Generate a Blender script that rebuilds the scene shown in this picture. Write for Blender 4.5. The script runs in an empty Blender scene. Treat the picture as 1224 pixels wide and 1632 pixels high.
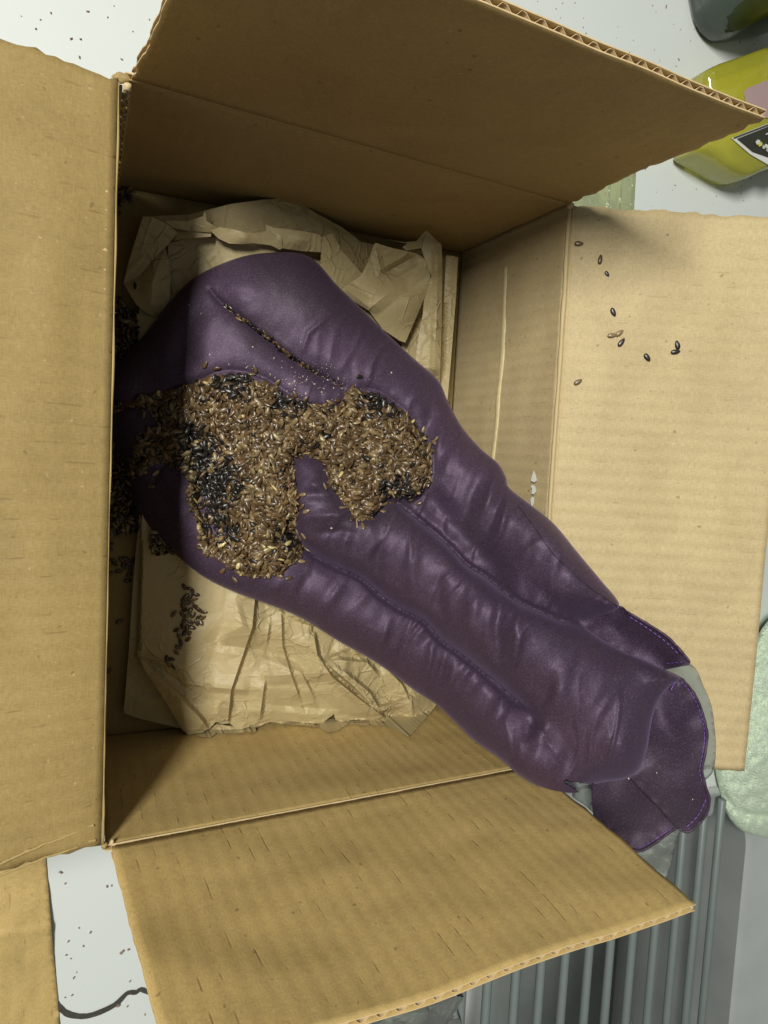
import bpy, bmesh, math, random
import numpy as np
from mathutils import Vector, Matrix
from mathutils.geometry import delaunay_2d_cdt

random.seed(11); rng = np.random.default_rng(7)
S = bpy.context.scene
C = S.collection

# ------------------------------------------------------------------ camera
CAM = np.array([-0.00940997, 0.16060674, 0.38298347])
ROT = np.array([[0.9065775, -0.01687217, -0.421702],
                [0.0522824, 0.99599367, 0.0725476],
                [0.41878849, -0.08781761, 0.90382757]])
FPX = 1029.42839
cd = bpy.data.cameras.new('camera'); cam = bpy.data.objects.new('camera', cd); C.objects.link(cam)
cd.sensor_fit = 'AUTO'; cd.sensor_width = 36.0; cd.lens = FPX / 1632 * 36
cd.clip_start = 0.005; cd.clip_end = 50
M = Matrix([list(ROT[i]) + [CAM[i]] for i in range(3)] + [[0, 0, 0, 1]])
cam.matrix_world = M
S.camera = cam
S.render.resolution_x, S.render.resolution_y = 768, 1024

# ------------------------------------------------------------------ light
w = bpy.data.worlds.new('World'); S.world = w; w.use_nodes = True
w.node_tree.nodes['Background'].inputs['Color'].default_value = (0.90, 1.0, 0.97, 1)
w.node_tree.nodes['Background'].inputs['Strength'].default_value = 0.16
LD = np.array([0.66, -0.32, -1.0])
ld = bpy.data.lights.new('ceiling_lamp', 'AREA'); lo = bpy.data.objects.new('ceiling_lamp', ld); C.objects.link(lo)
ld.shape = 'RECTANGLE'; ld.size = 0.26; ld.size_y = 0.56; ld.energy = 40; ld.color = (1.0, 0.985, 0.90)      # a fluorescent tube on the ceiling
lp = np.array([0.12, 0.14, 0.10]) - LD / np.linalg.norm(LD) * 1.7
zl_ = -Vector(LD).normalized(); yl_ = (Vector((0, 1, 0)) - zl_ * zl_.y).normalized(); xl_ = yl_.cross(zl_)
lo.matrix_world = Matrix.Translation(Vector(lp)) @ Matrix((xl_, yl_, zl_)).transposed().to_4x4()
S.view_settings.view_transform = 'Standard'; S.view_settings.look = 'None'
S.view_settings.exposure = 0.0; S.view_settings.gamma = 1.0

# ------------------------------------------------------------------ geometry helpers
def rays(px, py):
    d = np.stack([(np.asarray(px, float) - 612) / FPX, -(np.asarray(py, float) - 816) / FPX, -np.ones(np.shape(px))], -1)
    return d @ ROT.T
def at(px, py, z):                       # the place at height z seen at a point of the photograph
    d = rays(px, py); t = (np.asarray(z) - CAM[2]) / d[..., 2]
    return CAM + d * t[..., None]
def on_plane(px, py, p0, n):
    d = rays(px, py); t = ((np.asarray(p0) - CAM) @ n) / (d @ n)
    return CAM + d * np.asarray(t)[..., None]

W, L, H = 0.2157, 0.30, 0.1087
RIM = {'TL': np.array([0, .3002, H]), 'TR': np.array([.2150, .2990, H]), 'BR': np.array([.2166, .0004, H]), 'BL': np.array([0, -.0006, H])}
FLO = {'TL': np.array([0, .3000, 0]), 'TR': np.array([.2156, .3040, 0]), 'BR': np.array([.2166, 0, 0]), 'BL': np.array([0, .0008, 0])}
TOPO = [np.array([.0135, .2945, .2150]), np.array([.2157, .2944, .2148])]        # outer corners of the upper flap
BOTO = [np.array([.012, -.0085, .2145]), np.array([.2157, -.0077, .2154])]
RGTO = [np.array([.3105, .294, .1665]), np.array([.3125, .0075, .1645])]
LFTO = [np.array([-.107, .3015, .124]), np.array([-.107, -.002, .1235])]

def hit(px, py, which=('right', 'bottom', 'floor', 'top')):
    """height of the box's own inner surface seen at a point"""
    px = np.asarray(px, float); py = np.asarray(py, float)
    z = np.full(px.shape, -1.0)
    surf = {'right': [(RIM['TR'], RIM['BR'], FLO['BR'], FLO['TR']), (RIM['TR'], RIM['BR'], RGTO[1], RGTO[0])],
            'bottom': [(RIM['BL'], RIM['BR'], FLO['BR'], FLO['BL']), (RIM['BL'], RIM['BR'], BOTO[1], BOTO[0])],
            'top': [(RIM['TL'], RIM['TR'], FLO['TR'], FLO['TL'])],
            'floor': [(FLO['TL'], FLO['TR'], FLO['BR'], FLO['BL'])]}
    for k in which:
        for (a, b, c, d) in surf[k]:
            n = np.cross(b - a, d - a); p = on_plane(px, py, a, n)
            u, v = b - a, d - a
            q = p - a
            uu, vv, uv = u @ u, v @ v, u @ v
            qu, qv = q @ u, q @ v
            det = uu * vv - uv * uv
            s = (qu * vv - qv * uv) / det; t = (qv * uu - qu * uv) / det
            ok = (s > -.02) & (s < 1.02) & (t > -.02) & (t < 1.02)
            z = np.where(ok, np.maximum(z, p[..., 2]), z)
    return z

def vnoise(x, y, seed=0):
    x = np.asarray(x, float); y = np.asarray(y, float)
    xi = np.floor(x).astype(int); yi = np.floor(y).astype(int); fx = x - xi; fy = y - yi
    fx = fx * fx * (3 - 2 * fx); fy = fy * fy * (3 - 2 * fy)
    def h(a, b):
        n = (a * 374761393 + b * 668265263 + seed * 974634777) & 0xffffffff
        n = ((n ^ (n >> 13)) * 1274126177) & 0xffffffff
        return ((n ^ (n >> 16)) & 0xffff) / 32767.5 - 1
    return (h(xi, yi) * (1 - fx) + h(xi + 1, yi) * fx) * (1 - fy) + (h(xi, yi + 1) * (1 - fx) + h(xi + 1, yi + 1) * fx) * fy
def fbm(x, y, seed=0, o=3):
    return sum(vnoise(x * 2 ** k, y * 2 ** k, seed + k) / 2 ** k for k in range(o))

def tps(ctrl, lam=1e-3):
    c = np.array(ctrl, float); P = c[:, :2] / 300; n = len(c)
    def U(r2): return np.where(r2 > 1e-12, r2 * np.log(r2 + 1e-12), 0)
    K = U(((P[:, None] - P[None]) ** 2).sum(-1)) + lam * np.eye(n)
    A = np.zeros((n + 3, n + 3)); A[:n, :n] = K; A[:n, n] = 1; A[:n, n + 1:] = P; A[n, :n] = 1; A[n + 1:, :n] = P.T
    wv = np.linalg.solve(A, np.concatenate([c[:, 2], [0, 0, 0]]))
    def f(px, py):
        Q = np.stack([np.asarray(px, float), np.asarray(py, float)], -1) / 300
        sh = Q.shape[:-1]; Q = Q.reshape(-1, 2)
        r = U(((Q[:, None] - P[None]) ** 2).sum(-1)) @ wv[:n] + wv[n] + Q @ wv[n + 1:]
        return r.reshape(sh)
    return f

def spline(pts, step=4, closed=True):
    P = np.array(pts, float); n = len(P); out = []
    for i in range(n if closed else n - 1):
        if closed: p0, p1, p2, p3 = P[i - 1], P[i], P[(i + 1) % n], P[(i + 2) % n]
        else: p0, p1, p2, p3 = P[max(i - 1, 0)], P[i], P[i + 1], P[min(i + 2, n - 1)]
        k = max(1, int(np.hypot(*(p2 - p1)[:2]) / step))
        for t in np.arange(k) / k:
            out.append(.5 * (2 * p1 + (p2 - p0) * t + (2 * p0 - 5 * p1 + 4 * p2 - p3) * t * t + (3 * p1 - p0 - 3 * p2 + p3) * t ** 3))
    if not closed: out.append(P[-1])
    return np.array(out)
def straight(pts, step=4, closed=True):
    P = np.array(pts, float); n = len(P); out = []
    for i in range(n if closed else n - 1):
        a, b = P[i], P[(i + 1) % n]; k = max(1, int(np.hypot(*(b - a)[:2]) / step))
        out += [a + (b - a) * t / k for t in range(k)]
    if not closed: out.append(P[-1])
    return np.array(out)

def dist_line(px, py, line):
    """distance to a polyline, arclength along it, side"""
    Q = np.stack([np.asarray(px, float).ravel(), np.asarray(py, float).ravel()], -1)
    best = np.full(len(Q), 1e9); S_ = np.zeros(len(Q)); side = np.zeros(len(Q)); s0 = 0
    P = np.array(line, float)[:, :2]
    for a, b in zip(P[:-1], P[1:]):
        d = b - a; l2 = d @ d + 1e-12; l = math.sqrt(l2)
        t = np.clip(((Q - a) @ d) / l2, 0, 1); r = Q - (a + t[:, None] * d); dd = np.hypot(r[:, 0], r[:, 1])
        m = dd < best; best[m] = dd[m]; S_[m] = s0 + t[m] * l
        side[m] = np.sign(d[0] * r[m, 1] - d[1] * r[m, 0]); s0 += l
    sh = np.shape(px)
    return best.reshape(sh), S_.reshape(sh), side.reshape(sh), s0
def inside(px, py, poly):
    P = np.array(poly)[:, :2]; Q = np.stack([np.ravel(px), np.ravel(py)], -1).astype(float); c = np.zeros(len(Q), bool)
    j = len(P) - 1
    for i in range(len(P)):
        a, b = P[i], P[j]
        m = ((a[1] > Q[:, 1]) != (b[1] > Q[:, 1]))
        with np.errstate(divide='ignore', invalid='ignore'):
            x = (b[0] - a[0]) * (Q[:, 1] - a[1]) / (b[1] - a[1]) + a[0]
        c ^= m & (Q[:, 0] < x); j = i
    return c.reshape(np.shape(px))

def link(name, me, mat=None, parent=None, smooth=False):
    o = bpy.data.objects.new(name, me); C.objects.link(o)
    if mat is not None and not me.materials: me.materials.append(mat)
    if parent: o.parent = parent
    if smooth:
        me.polygons.foreach_set('use_smooth', [True] * len(me.polygons))
    return o
def mesh(name, V, F, mat=None, parent=None, smooth=False, uv=None):
    me = bpy.data.meshes.new(name); me.from_pydata([tuple(map(float, v)) for v in V], [], [tuple(int(i) for i in f) for f in F]); me.update()
    if uv is not None:
        ul = me.uv_layers.new(name='UVMap'); vi = np.zeros(len(me.loops), int); me.loops.foreach_get('vertex_index', vi)
        ul.data.foreach_set('uv', np.asarray(uv, float)[vi].ravel())
    return link(name, me, mat, parent, smooth)
def empty(name, loc=(0, 0, 0)):
    o = bpy.data.objects.new(name, None); C.objects.link(o); o.empty_display_size = .02
    return o
def tag(o, label=None, cat=None, group=None, kind=None):
    if label: o['label'] = label
    if cat: o['category'] = cat
    if group: o['group'] = group
    if kind: o['kind'] = kind
    return o

def resample(ln, step):
    P = np.array([p[:2] for p in ln], float); d = np.r_[0, np.cumsum(np.hypot(*np.diff(P, axis=0).T))]; t = np.linspace(0, d[-1], max(3, int(d[-1] / step)))
    return np.stack([np.interp(t, d, P[:, 0]), np.interp(t, d, P[:, 1])], -1)
def fill(outline, sp, jit=.18, lines=()):
    """triangulate a traced outline: returns 2-D points, triangles, number of border points"""
    O = np.array(outline)[:, :2]; nb = len(O)
    x0, y0 = O.min(0); x1, y1 = O.max(0)
    ys = np.arange(y0, y1, sp * .87); pts = []
    for k, y in enumerate(ys):
        xs = np.arange(x0 + (k % 2) * sp / 2, x1, sp); pts += [(x, y) for x in xs]
    pts = np.array(pts) + rng.uniform(-jit, jit, (len(pts), 2)) * sp
    pts = pts[inside(pts[:, 0], pts[:, 1], O)]
    d = dist_line(pts[:, 0], pts[:, 1], np.vstack([O, O[:1]]))[0]
    pts = pts[d > sp * .55]
    ex = []
    for ln in lines:
        pts = pts[dist_line(pts[:, 0], pts[:, 1], ln)[0] > sp * 1.1]; P = resample(ln, sp * .8)
        T_ = np.gradient(P, axis=0); T_ /= np.linalg.norm(T_, axis=1)[:, None]; N_ = np.stack([-T_[:, 1], T_[:, 0]], -1)
        ex += [P, P[::2] + N_[::2] * sp * .75, P[::2] - N_[::2] * sp * .75]
    if ex:
        ex = np.vstack(ex); ex = ex[inside(ex[:, 0], ex[:, 1], O)]; ex = ex[dist_line(ex[:, 0], ex[:, 1], np.vstack([O, O[:1]]))[0] > sp * .6]; pts = np.vstack([pts, ex])
    A = np.vstack([O, pts])
    v, e, f, *_ = delaunay_2d_cdt([Vector(p) for p in A], [(i, (i + 1) % nb) for i in range(nb)], [], 0, 1e-6)
    v = np.array([tuple(p) for p in v]); f = np.array([t for t in f if len(t) == 3])
    c = v[f].mean(1); f = f[inside(c[:, 0], c[:, 1], O)]
    return v, f, nb
def sheet(name, outline, zf, sp, thick, mat, parent=None, smooth=True, under=None, lines=()):
    """closed body over a traced outline; zf(px,py) is its upper surface, under(px,py,z) or a thickness its lower one"""
    v, f, nb = fill(outline, sp, lines=lines)
    z = zf(v[:, 0], v[:, 1]); T = at(v[:, 0], v[:, 1], z)
    if under is None:
        B = T.copy(); B[:, 2] -= thick
    else:
        B = at(v[:, 0], v[:, 1], under(v[:, 0], v[:, 1], z))
    # make triangles face up
    a = v[f[:, 1]] - v[f[:, 0]]; b = v[f[:, 2]] - v[f[:, 0]]; nz = -(a[:, 0] * b[:, 1] - a[:, 1] * b[:, 0])
    f = np.where((nz < 0)[:, None], f[:, ::-1], f); n = len(v)
    # border edges
    ed = {}
    for t in f:
        for i in range(3):
            e = (t[i], t[(i + 1) % 3]); ed[e] = 1
    bd = [e for e in ed if (e[1], e[0]) not in ed]
    F = [tuple(t) for t in f] + [(t[2] + n, t[1] + n, t[0] + n) for t in f] + [(e[1], e[0], e[0] + n, e[1] + n) for e in bd]
    uv = np.vstack([T[:, :2], B[:, :2]])
    return mesh(name, np.vstack([T, B]), F, mat, parent, smooth, uv)

# ------------------------------------------------------------------ materials
class NT:
    def __init__(s, name):
        s.m = bpy.data.materials.new(name); s.m.use_nodes = True; s.t = s.m.node_tree; s.b = s.t.nodes['Principled BSDF']; s.out = s.t.nodes['Material Output']
    def n(s, ty, **kw):
        x = s.t.nodes.new(ty)
        for k, v in kw.items():
            if k in x.inputs.keys(): s.set(x.inputs[k], v)
            else: setattr(x, k, v)
        return x
    def set(s, inp, v):
        if hasattr(v, 'links') or isinstance(v, bpy.types.NodeSocket): s.t.links.new(v, inp)
        else: inp.default_value = v
    def math(s, op, a, b=0.0, c=None, clamp=False):
        x = s.t.nodes.new('ShaderNodeMath'); x.operation = op; x.use_clamp = clamp
        s.set(x.inputs[0], a); s.set(x.inputs[1], b)
        if c is not None: s.set(x.inputs[2], c)
        return x.outputs[0]
    def noise(s, vec, scale, detail=3, rough=.55, dist=0):
        x = s.t.nodes.new('ShaderNodeTexNoise'); x.inputs['Scale'].default_value = scale; x.inputs['Detail'].default_value = detail
        x.inputs['Roughness'].default_value = rough; x.inputs['Distortion'].default_value = dist; s.t.links.new(vec, x.inputs['Vector']); return x.outputs['Fac']
    def mapv(s, vec, sc=(1, 1, 1), loc=(0, 0, 0), rz=0):
        x = s.t.nodes.new('ShaderNodeMapping'); x.inputs['Scale'].default_value = sc; x.inputs['Location'].default_value = loc
        x.inputs['Rotation'].default_value = (0, 0, rz); s.t.links.new(vec, x.inputs['Vector']); return x.outputs[0]
    def ramp(s, fac, stops):
        x = s.t.nodes.new('ShaderNodeValToRGB'); e = x.color_ramp.elements
        while len(e) < len(stops): e.new(.5)
        for k, (p, c) in enumerate(stops): e[k].position = p; e[k].color = (*c, 1) if len(c) == 3 else c
        s.t.links.new(fac, x.inputs[0]); return x.outputs[0]
    def mix(s, fac, a, b, mode='MIX'):
        x = s.t.nodes.new('ShaderNodeMix'); x.data_type = 'RGBA'; x.blend_type = mode
        s.set(x.inputs[0], fac); s.set(x.inputs[6], a if not isinstance(a, tuple) else (*a, 1)); s.set(x.inputs[7], b if not isinstance(b, tuple) else (*b, 1)); return x.outputs[2]
    def bump(s, h, dist, strength=1.0, normal=None):
        x = s.t.nodes.new('ShaderNodeBump'); x.inputs['Distance'].default_value = dist; x.inputs['Strength'].default_value = strength
        s.t.links.new(h, x.inputs['Height'])
        if normal is not None: s.t.links.new(normal, x.inputs['Normal'])
        return x.outputs[0]
    def P(s, **kw):
        for k, v in kw.items(): s.set(s.b.inputs[k.replace('_', ' ')], v)
    def uv(s): return s.t.nodes.new('ShaderNodeTexCoord').outputs['UV']
    def obj(s): return s.t.nodes.new('ShaderNodeTexCoord').outputs['Object']

def m_cardboard(name, base=(.43, .308, .122), dash=1.15, wash=.6, seed=0.0):
    t = NT(name); uv = t.mapv(t.uv(), loc=(seed, seed * .7, 0))
    sep = t.n('ShaderNodeSeparateXYZ', Vector=uv); u, v = sep.outputs[0], sep.outputs[1]
    wob = t.noise(uv, 18, 2)
    ph = t.math('MULTIPLY_ADD', u, 2 * math.pi / .0072, t.math('MULTIPLY', wob, 1.6))
    wave = t.math('SINE', ph)
    big = t.noise(uv, 11, 4, .6); mid = t.noise(uv, 60, 4, .6)
    fib = t.noise(t.mapv(uv, (1500, 420, 1)), 1, 3, .7); fib2 = t.noise(t.mapv(uv, (300, 1500, 1)), 1, 2, .6)
    col = t.mix(t.math('MULTIPLY', big, 1.0), tuple(c * .84 for c in base), tuple(c * 1.18 for c in base))
    scf = t.ramp(t.noise(t.mapv(uv, (1, 1, 1), (seed * 3 + 1, 2, 0)), 26, 6, .65, 1.2), [(.38, (.93, .925, .91)), (.5, (1, 1, 1)), (.64, (1.05, 1.05, 1.05))])
    col = t.mix(1.0, col, scf, 'MULTIPLY')
    col = t.mix(t.math('MULTIPLY', mid, .35), col, tuple(c * f for c, f in zip(base, (1.25, 1.2, 1.15))))
    grain = t.ramp(t.math('MULTIPLY_ADD', fib, .6, t.math('MULTIPLY', fib2, .4)), [(.32, (.80, .79, .76)), (.5, (1, 1, 1)), (.68, (1.18, 1.18, 1.16))])
    col = t.mix(.9, col, grain, 'MULTIPLY')
    # short dashes where the liner has cracked over a flute
    crest = t.ramp(wave, [(.0, (0, 0, 0)), (.93, (0, 0, 0)), (.995, (1, 1, 1))])
    cell = t.math('FLOOR', t.math('DIVIDE', ph, 2 * math.pi))
    cv = t.n('ShaderNodeCombineXYZ', X=t.math('MULTIPLY', cell, 7.31), Y=t.math('MULTIPLY', v, 95.0), Z=t.math('MULTIPLY', cell, 3.1))
    seg = t.n('ShaderNodeTexNoise'); seg.inputs['Scale'].default_value = 1; seg.inputs['Detail'].default_value = 1; t.t.links.new(cv.outputs[0], seg.inputs['Vector'])
    segm = t.ramp(seg.outputs['Fac'], [(.58, (0, 0, 0)), (.68, (1, 1, 1))])
    dm = t.math('MULTIPLY', t.math('MULTIPLY', crest, segm), (.34 * dash), clamp=True)
    col = t.mix(dm, col, (.16, .095, .035))
    # dark and pale flecks
    sp = t.ramp(t.noise(t.mapv(uv, (1, 1, 1), (3, 1, 0)), 520, 1, .5), [(.70, (0, 0, 0)), (.78, (1, 1, 1))])
    col = t.mix(t.math('MULTIPLY', sp, .22), col, (.75, .62, .38))
    sp2 = t.ramp(t.noise(t.mapv(uv, (1, 1, 1), (5, 9, 0)), 260, 1, .5), [(.73, (0, 0, 0)), (.77, (1, 1, 1))])
    col = t.mix(t.math('MULTIPLY', sp2, .5), col, (.13, .08, .03))
    hgt = t.math('MULTIPLY_ADD', wave, -.16 * wash, t.math('MULTIPLY', fib, .12))
    hgt = t.math('SUBTRACT', hgt, t.math('MULTIPLY', dm, .5)); hgt = t.math('MULTIPLY_ADD', mid, .35, hgt)
    t.P(Base_Color=col, Roughness=.62, Normal=t.bump(hgt, .0006, .9))
    t.b.inputs['Specular IOR Level'].default_value = .35
    return t.m
def m_edge():
    t = NT('cut cardboard edge'); o = t.obj()
    t.P(Base_Color=t.mix(t.noise(o, 400), (.46, .33, .17), (.66, .5, .29)), Roughness=.85); return t.m
def m_kraft(name, base=(.39, .31, .162)):
    t = NT(name); uv = t.uv()
    big = t.noise(uv, 16, 3); fib = t.noise(t.mapv(uv, (240, 1700, 1), rz=.25), 1, 3, .65); rib = t.noise(t.mapv(uv, (1, 1, 1)), 700, 2)
    col = t.mix(big, tuple(c * .88 for c in base), tuple(c * 1.12 for c in base))
    col = t.mix(.6, col, t.ramp(fib, [(.35, (.88, .87, .84)), (.6, (1.05, 1.05, 1.05))]), 'MULTIPLY')
    vo = t.n('ShaderNodeTexVoronoi', feature='DISTANCE_TO_EDGE'); vo.inputs['Scale'].default_value = 46
    t.t.links.new(t.mapv(uv, (1, 1, 1)), vo.inputs['Vector'])
    cr = t.ramp(vo.outputs['Distance'], [(0, (1, 1, 1)), (.05, (0, 0, 0))])
    h = t.math('ADD', t.math('MULTIPLY', fib, .10), t.math('MULTIPLY', t.math('MULTIPLY', cr, t.ramp(t.noise(uv, 30, 1), [(.5, (0, 0, 0)), (.65, (1, 1, 1))])), .35))
    v2 = t.n('ShaderNodeTexVoronoi', feature='DISTANCE_TO_EDGE'); v2.inputs['Scale'].default_value = 85
    dv = t.n('ShaderNodeMixRGB'); dv.inputs[0].default_value = .035; t.t.links.new(uv, dv.inputs[1]); nn = t.n('ShaderNodeTexNoise'); nn.inputs['Scale'].default_value = 40; t.t.links.new(uv, nn.inputs['Vector']); t.t.links.new(nn.outputs['Color'], dv.inputs[2])
    t.t.links.new(dv.outputs[0], v2.inputs['Vector']); c2 = t.ramp(v2.outputs['Distance'], [(0, (1, 1, 1)), (.10, (0, 0, 0))])
    h = t.math('MULTIPLY_ADD', t.math('MULTIPLY', c2, t.ramp(t.noise(uv, 22, 1), [(.42, (0, 0, 0)), (.6, (1, 1, 1))])), .5, h)
    h = t.math('MULTIPLY_ADD', t.noise(uv, 120, 3), .5, h)
    t.P(Base_Color=col, Roughness=.5, Normal=t.bump(h, .0011, .9)); t.b.inputs['Specular IOR Level'].default_value = .45
    return t.m
def m_satin(name, base=(.050, .031, .056)):
    t = NT(name); uv = t.obj()
    n1 = t.noise(uv, 22, 3); weave = t.noise(t.mapv(uv, (2600, 900, 1700), rz=.9), 1, 2, .7); fine = t.noise(uv, 1250, 2, .75)
    col = t.mix(n1, tuple(c * f for c, f in zip(base, (.82, .85, .82))), tuple(c * f for c, f in zip(base, (1.28, 1.22, 1.18))))
    # scorched greyish brown patches, and speckle for dust, grain and painted-on satin sparkle
    st = t.ramp(t.noise(t.mapv(uv, (1, 1, 1), (.3, .12, 0)), 9, 2), [(.52, (0, 0, 0)), (.68, (1, 1, 1))])
    col = t.mix(t.math('MULTIPLY', st, .5), col, (.055, .045, .045))
    sp = t.ramp(fine, [(.50, (0, 0, 0)), (.70, (1, 1, 1))])
    col = t.mix(t.math('MULTIPLY', sp, .22), col, (.27, .21, .30))
    h = t.math('ADD', t.math('MULTIPLY', weave, .5), t.math('MULTIPLY', fine, .5))
    h2 = t.noise(t.mapv(uv, (1, 1, 1)), 95, 3, .6)
    nb = t.bump(h2, .00035, .5)
    t.P(Base_Color=col, Roughness=.54, Metallic=.24, Normal=t.bump(h, .00022, .9, nb))
    t.b.inputs['Specular IOR Level'].default_value = .42; t.b.inputs['Specular Tint'].default_value = (.86, .74, 1, 1)
    t.b.inputs['Sheen Weight'].default_value = .10; t.b.inputs['Sheen Roughness'].default_value = .4; t.b.inputs['Sheen Tint'].default_value = (.72, .55, .95, 1)
    return t.m
def m_seed(name, c, rough=.28, k=0):
    t = NT(name); o = t.obj(); inf = t.n('ShaderNodeObjectInfo')
    geo = t.n('ShaderNodeNewGeometry'); r = t.math('FRACT', t.math('ADD', geo.outputs['Random Per Island'], inf.outputs['Random']))
    col = t.mix(r, tuple(x * .55 for x in c), tuple(x * 1.45 for x in c))
    nz = t.noise(t.mapv(o, (1, 1, 1), (k, 0, 0)), 900, 2)
    col = t.mix(t.math('MULTIPLY', nz, .35), col, tuple(x * .4 for x in c))
    t.P(Base_Color=col, Roughness=rough, Normal=t.bump(nz, .0001, .4)); t.b.inputs['Specular IOR Level'].default_value = .6
    t.b.inputs['Coat Weight'].default_value = .12; t.b.inputs['Coat Roughness'].default_value = .15
    return t.m
def m_plain(name, c, rough=.5, metal=0, var=.08, scale=60, bump=0, spec=.5):
    t = NT(name); o = t.obj(); nz = t.noise(o, scale, 4)
    t.P(Base_Color=t.mix(nz, tuple(x * (1 - var) for x in c), tuple(x * (1 + var) for x in c)), Roughness=rough, Metallic=metal)
    t.b.inputs['Specular IOR Level'].default_value = spec
    if bump: t.P(Normal=t.bump(nz, bump))
    return t.m
def m_clear(name, tint, dens=.5, gl=.12, body=(.6, .62, .6), bodyw=.2, rough=.08, shade=None):
    """tinted see-through plastic: tinted transparency, a little body colour and a reflection by angle"""
    t = NT(name); tr = t.n('ShaderNodeBsdfTransparent'); tr.inputs[0].default_value = (*tint, 1)
    df = t.n('ShaderNodeBsdfDiffuse'); df.inputs[0].default_value = (*body, 1); tl = t.n('ShaderNodeBsdfTranslucent'); tl.inputs[0].default_value = (*body, 1)
    m0 = t.n('ShaderNodeMixShader'); m0.inputs[0].default_value = .5; t.t.links.new(df.outputs[0], m0.inputs[1]); t.t.links.new(tl.outputs[0], m0.inputs[2])
    m1 = t.n('ShaderNodeMixShader'); m1.inputs[0].default_value = bodyw; t.t.links.new(tr.outputs[0], m1.inputs[1]); t.t.links.new(m0.outputs[0], m1.inputs[2])
    gs = t.n('ShaderNodeBsdfGlossy'); gs.inputs['Roughness'].default_value = rough
    nz = t.noise(t.obj(), 90, 2); nb = t.bump(nz, .0015, .5); t.t.links.new(nb, gs.inputs['Normal'])
    fr = t.n('ShaderNodeFresnel'); fr.inputs[0].default_value = 1.45
    m2 = t.n('ShaderNodeMixShader'); t.t.links.new(t.math('ADD', fr.outputs[0], gl * .3, clamp=True), m2.inputs[0]); t.t.links.new(m1.outputs[0], m2.inputs[1]); t.t.links.new(gs.outputs[0], m2.inputs[2])
    t.t.links.new(m2.outputs[0], t.out.inputs[0]); return t.m

MC = m_cardboard('brown corrugated cardboard'); MC_smooth = m_cardboard('smooth brown cardboard in shade tone', base=(.365, .248, .10), dash=.4, wash=.5, seed=3.3)  # upper side is the same board, its base darkened as shade
MC_left = m_cardboard('brown cardboard with faint flutes in dim tone', base=(.29, .205, .078), dash=1.1, wash=.8, seed=1.7)  # same board again, the dimmer light put into a darker base
MC_right = m_cardboard('brown cardboard in lit tone', base=(.425, .335, .185), dash=.6, wash=1.5, seed=5.1)  # same board, the strong light on this side put into a lighter base
ME = m_edge(); MFL = m_plain('cardboard core', (.30, .20, .10), .9); MCREASE = m_plain('worn cardboard fold', (.50, .38, .20), .8, scale=300, var=.25)
MPL = m_plain('plain cardboard', (.36, .26, .10), .7, scale=200, var=.15)
MK = m_kraft('brown kraft paper'); MS = m_satin('purple satin'); MS2 = m_satin('darker purple satin lining', (.038, .022, .044))
MTH = m_plain('purple thread', (.17, .08, .36), .45, var=.2)

# ------------------------------------------------------------------ setting: counter and sink
ZC = -.0055
_p1 = at(1180, 1600, ZC); _p2 = at(1150, 1308, ZC); _p3 = at(1140, 1262, ZC); CR_Y0 = float(_p3[1]); SK_X0 = .075; SK_X1 = float(_p1[0]); SK_Y0 = -.62; INY = float(_p2[1])
def m_counter():
    t = NT('white laminate'); o = t.obj()
    t.P(Base_Color=t.mix(t.noise(o, 5, 3), (.575, .61, .60), (.61, .64, .63)), Roughness=t.math('MULTIPLY_ADD', t.noise(o, 40, 3), .15, .3)); return t.m
def rrect(x0, x1, y0, y1, r, n=10):
    out = []
    for cx, cy, a0 in ((x1 - r, y1 - r, 0), (x0 + r, y1 - r, 90), (x0 + r, y0 + r, 180), (x1 - r, y0 + r, 270)):
        for k in range(n + 1):
            a = math.radians(a0 + 90 * k / n); out.append((cx + r * math.cos(a), cy + r * math.sin(a)))
    return out
def ring_face(name, outer, inner, z, mat):
    vs = [Vector(p) for p in outer + inner]; no, ni = len(outer), len(inner)
    ed = [(i, (i + 1) % no) for i in range(no)] + [(no + i, no + (i + 1) % ni) for i in range(ni)]
    v, e, f, *_ = delaunay_2d_cdt(vs, ed, [], 0, 1e-7)
    v = np.array([tuple(p) for p in v]); F = []
    for t in f:
        c = v[list(t)].mean(0)
        if inside(np.array([c[0]]), np.array([c[1]]), outer)[0] and not inside(np.array([c[0]]), np.array([c[1]]), inner)[0]: F.append(tuple(t))
    F = [t if np.cross(v[t[1]] - v[t[0]], v[t[2]] - v[t[0]]) > 0 else t[::-1] for t in F]
    return mesh(name, [(p[0], p[1], z) for p in v], F, mat)
MW = m_counter()
sink_hole = rrect(SK_X0, SK_X1 + .062, SK_Y0, CR_Y0, .05)
ct = ring_face('counter', [(-1.2, -1.2), (1.6, -1.2), (1.6, 1.2), (-1.2, 1.2)], sink_hole, ZC, MW); tag(ct, 'white laminate kitchen counter under the box', kind='structure')
# the dark open joint in the counter by the lower left corner
jl = spline([(60, 1560), (84, 1590), (95, 1606), (110, 1617), (135, 1620), (160, 1613), (185, 1600), (203, 1583), (217, 1582), (224, 1577), (240, 1584), (262, 1592)], 4, False)
q = at(jl[:, 0], jl[:, 1], ZC + .0006); V = []; F = []
for i, p in enumerate(q):
    d = q[min(i + 1, len(q) - 1)] - q[max(i - 1, 0)]; d /= np.linalg.norm(d); nn = np.array([-d[1], d[0], 0]); ww = .0009 + .0008 * math.sin(math.pi * i / len(q)) + .00015 * random.uniform(-1, 1)
    V += [p + nn * ww, p - nn * ww]
    if i: F.append((2 * i - 2, 2 * i - 1, 2 * i + 1, 2 * i))
o = mesh('counter_joint', V, F, m_plain('dark joint', (.05, .045, .04), .6, var=.5, scale=300)); tag(o, 'dark crack across the white counter', kind='structure')
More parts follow.
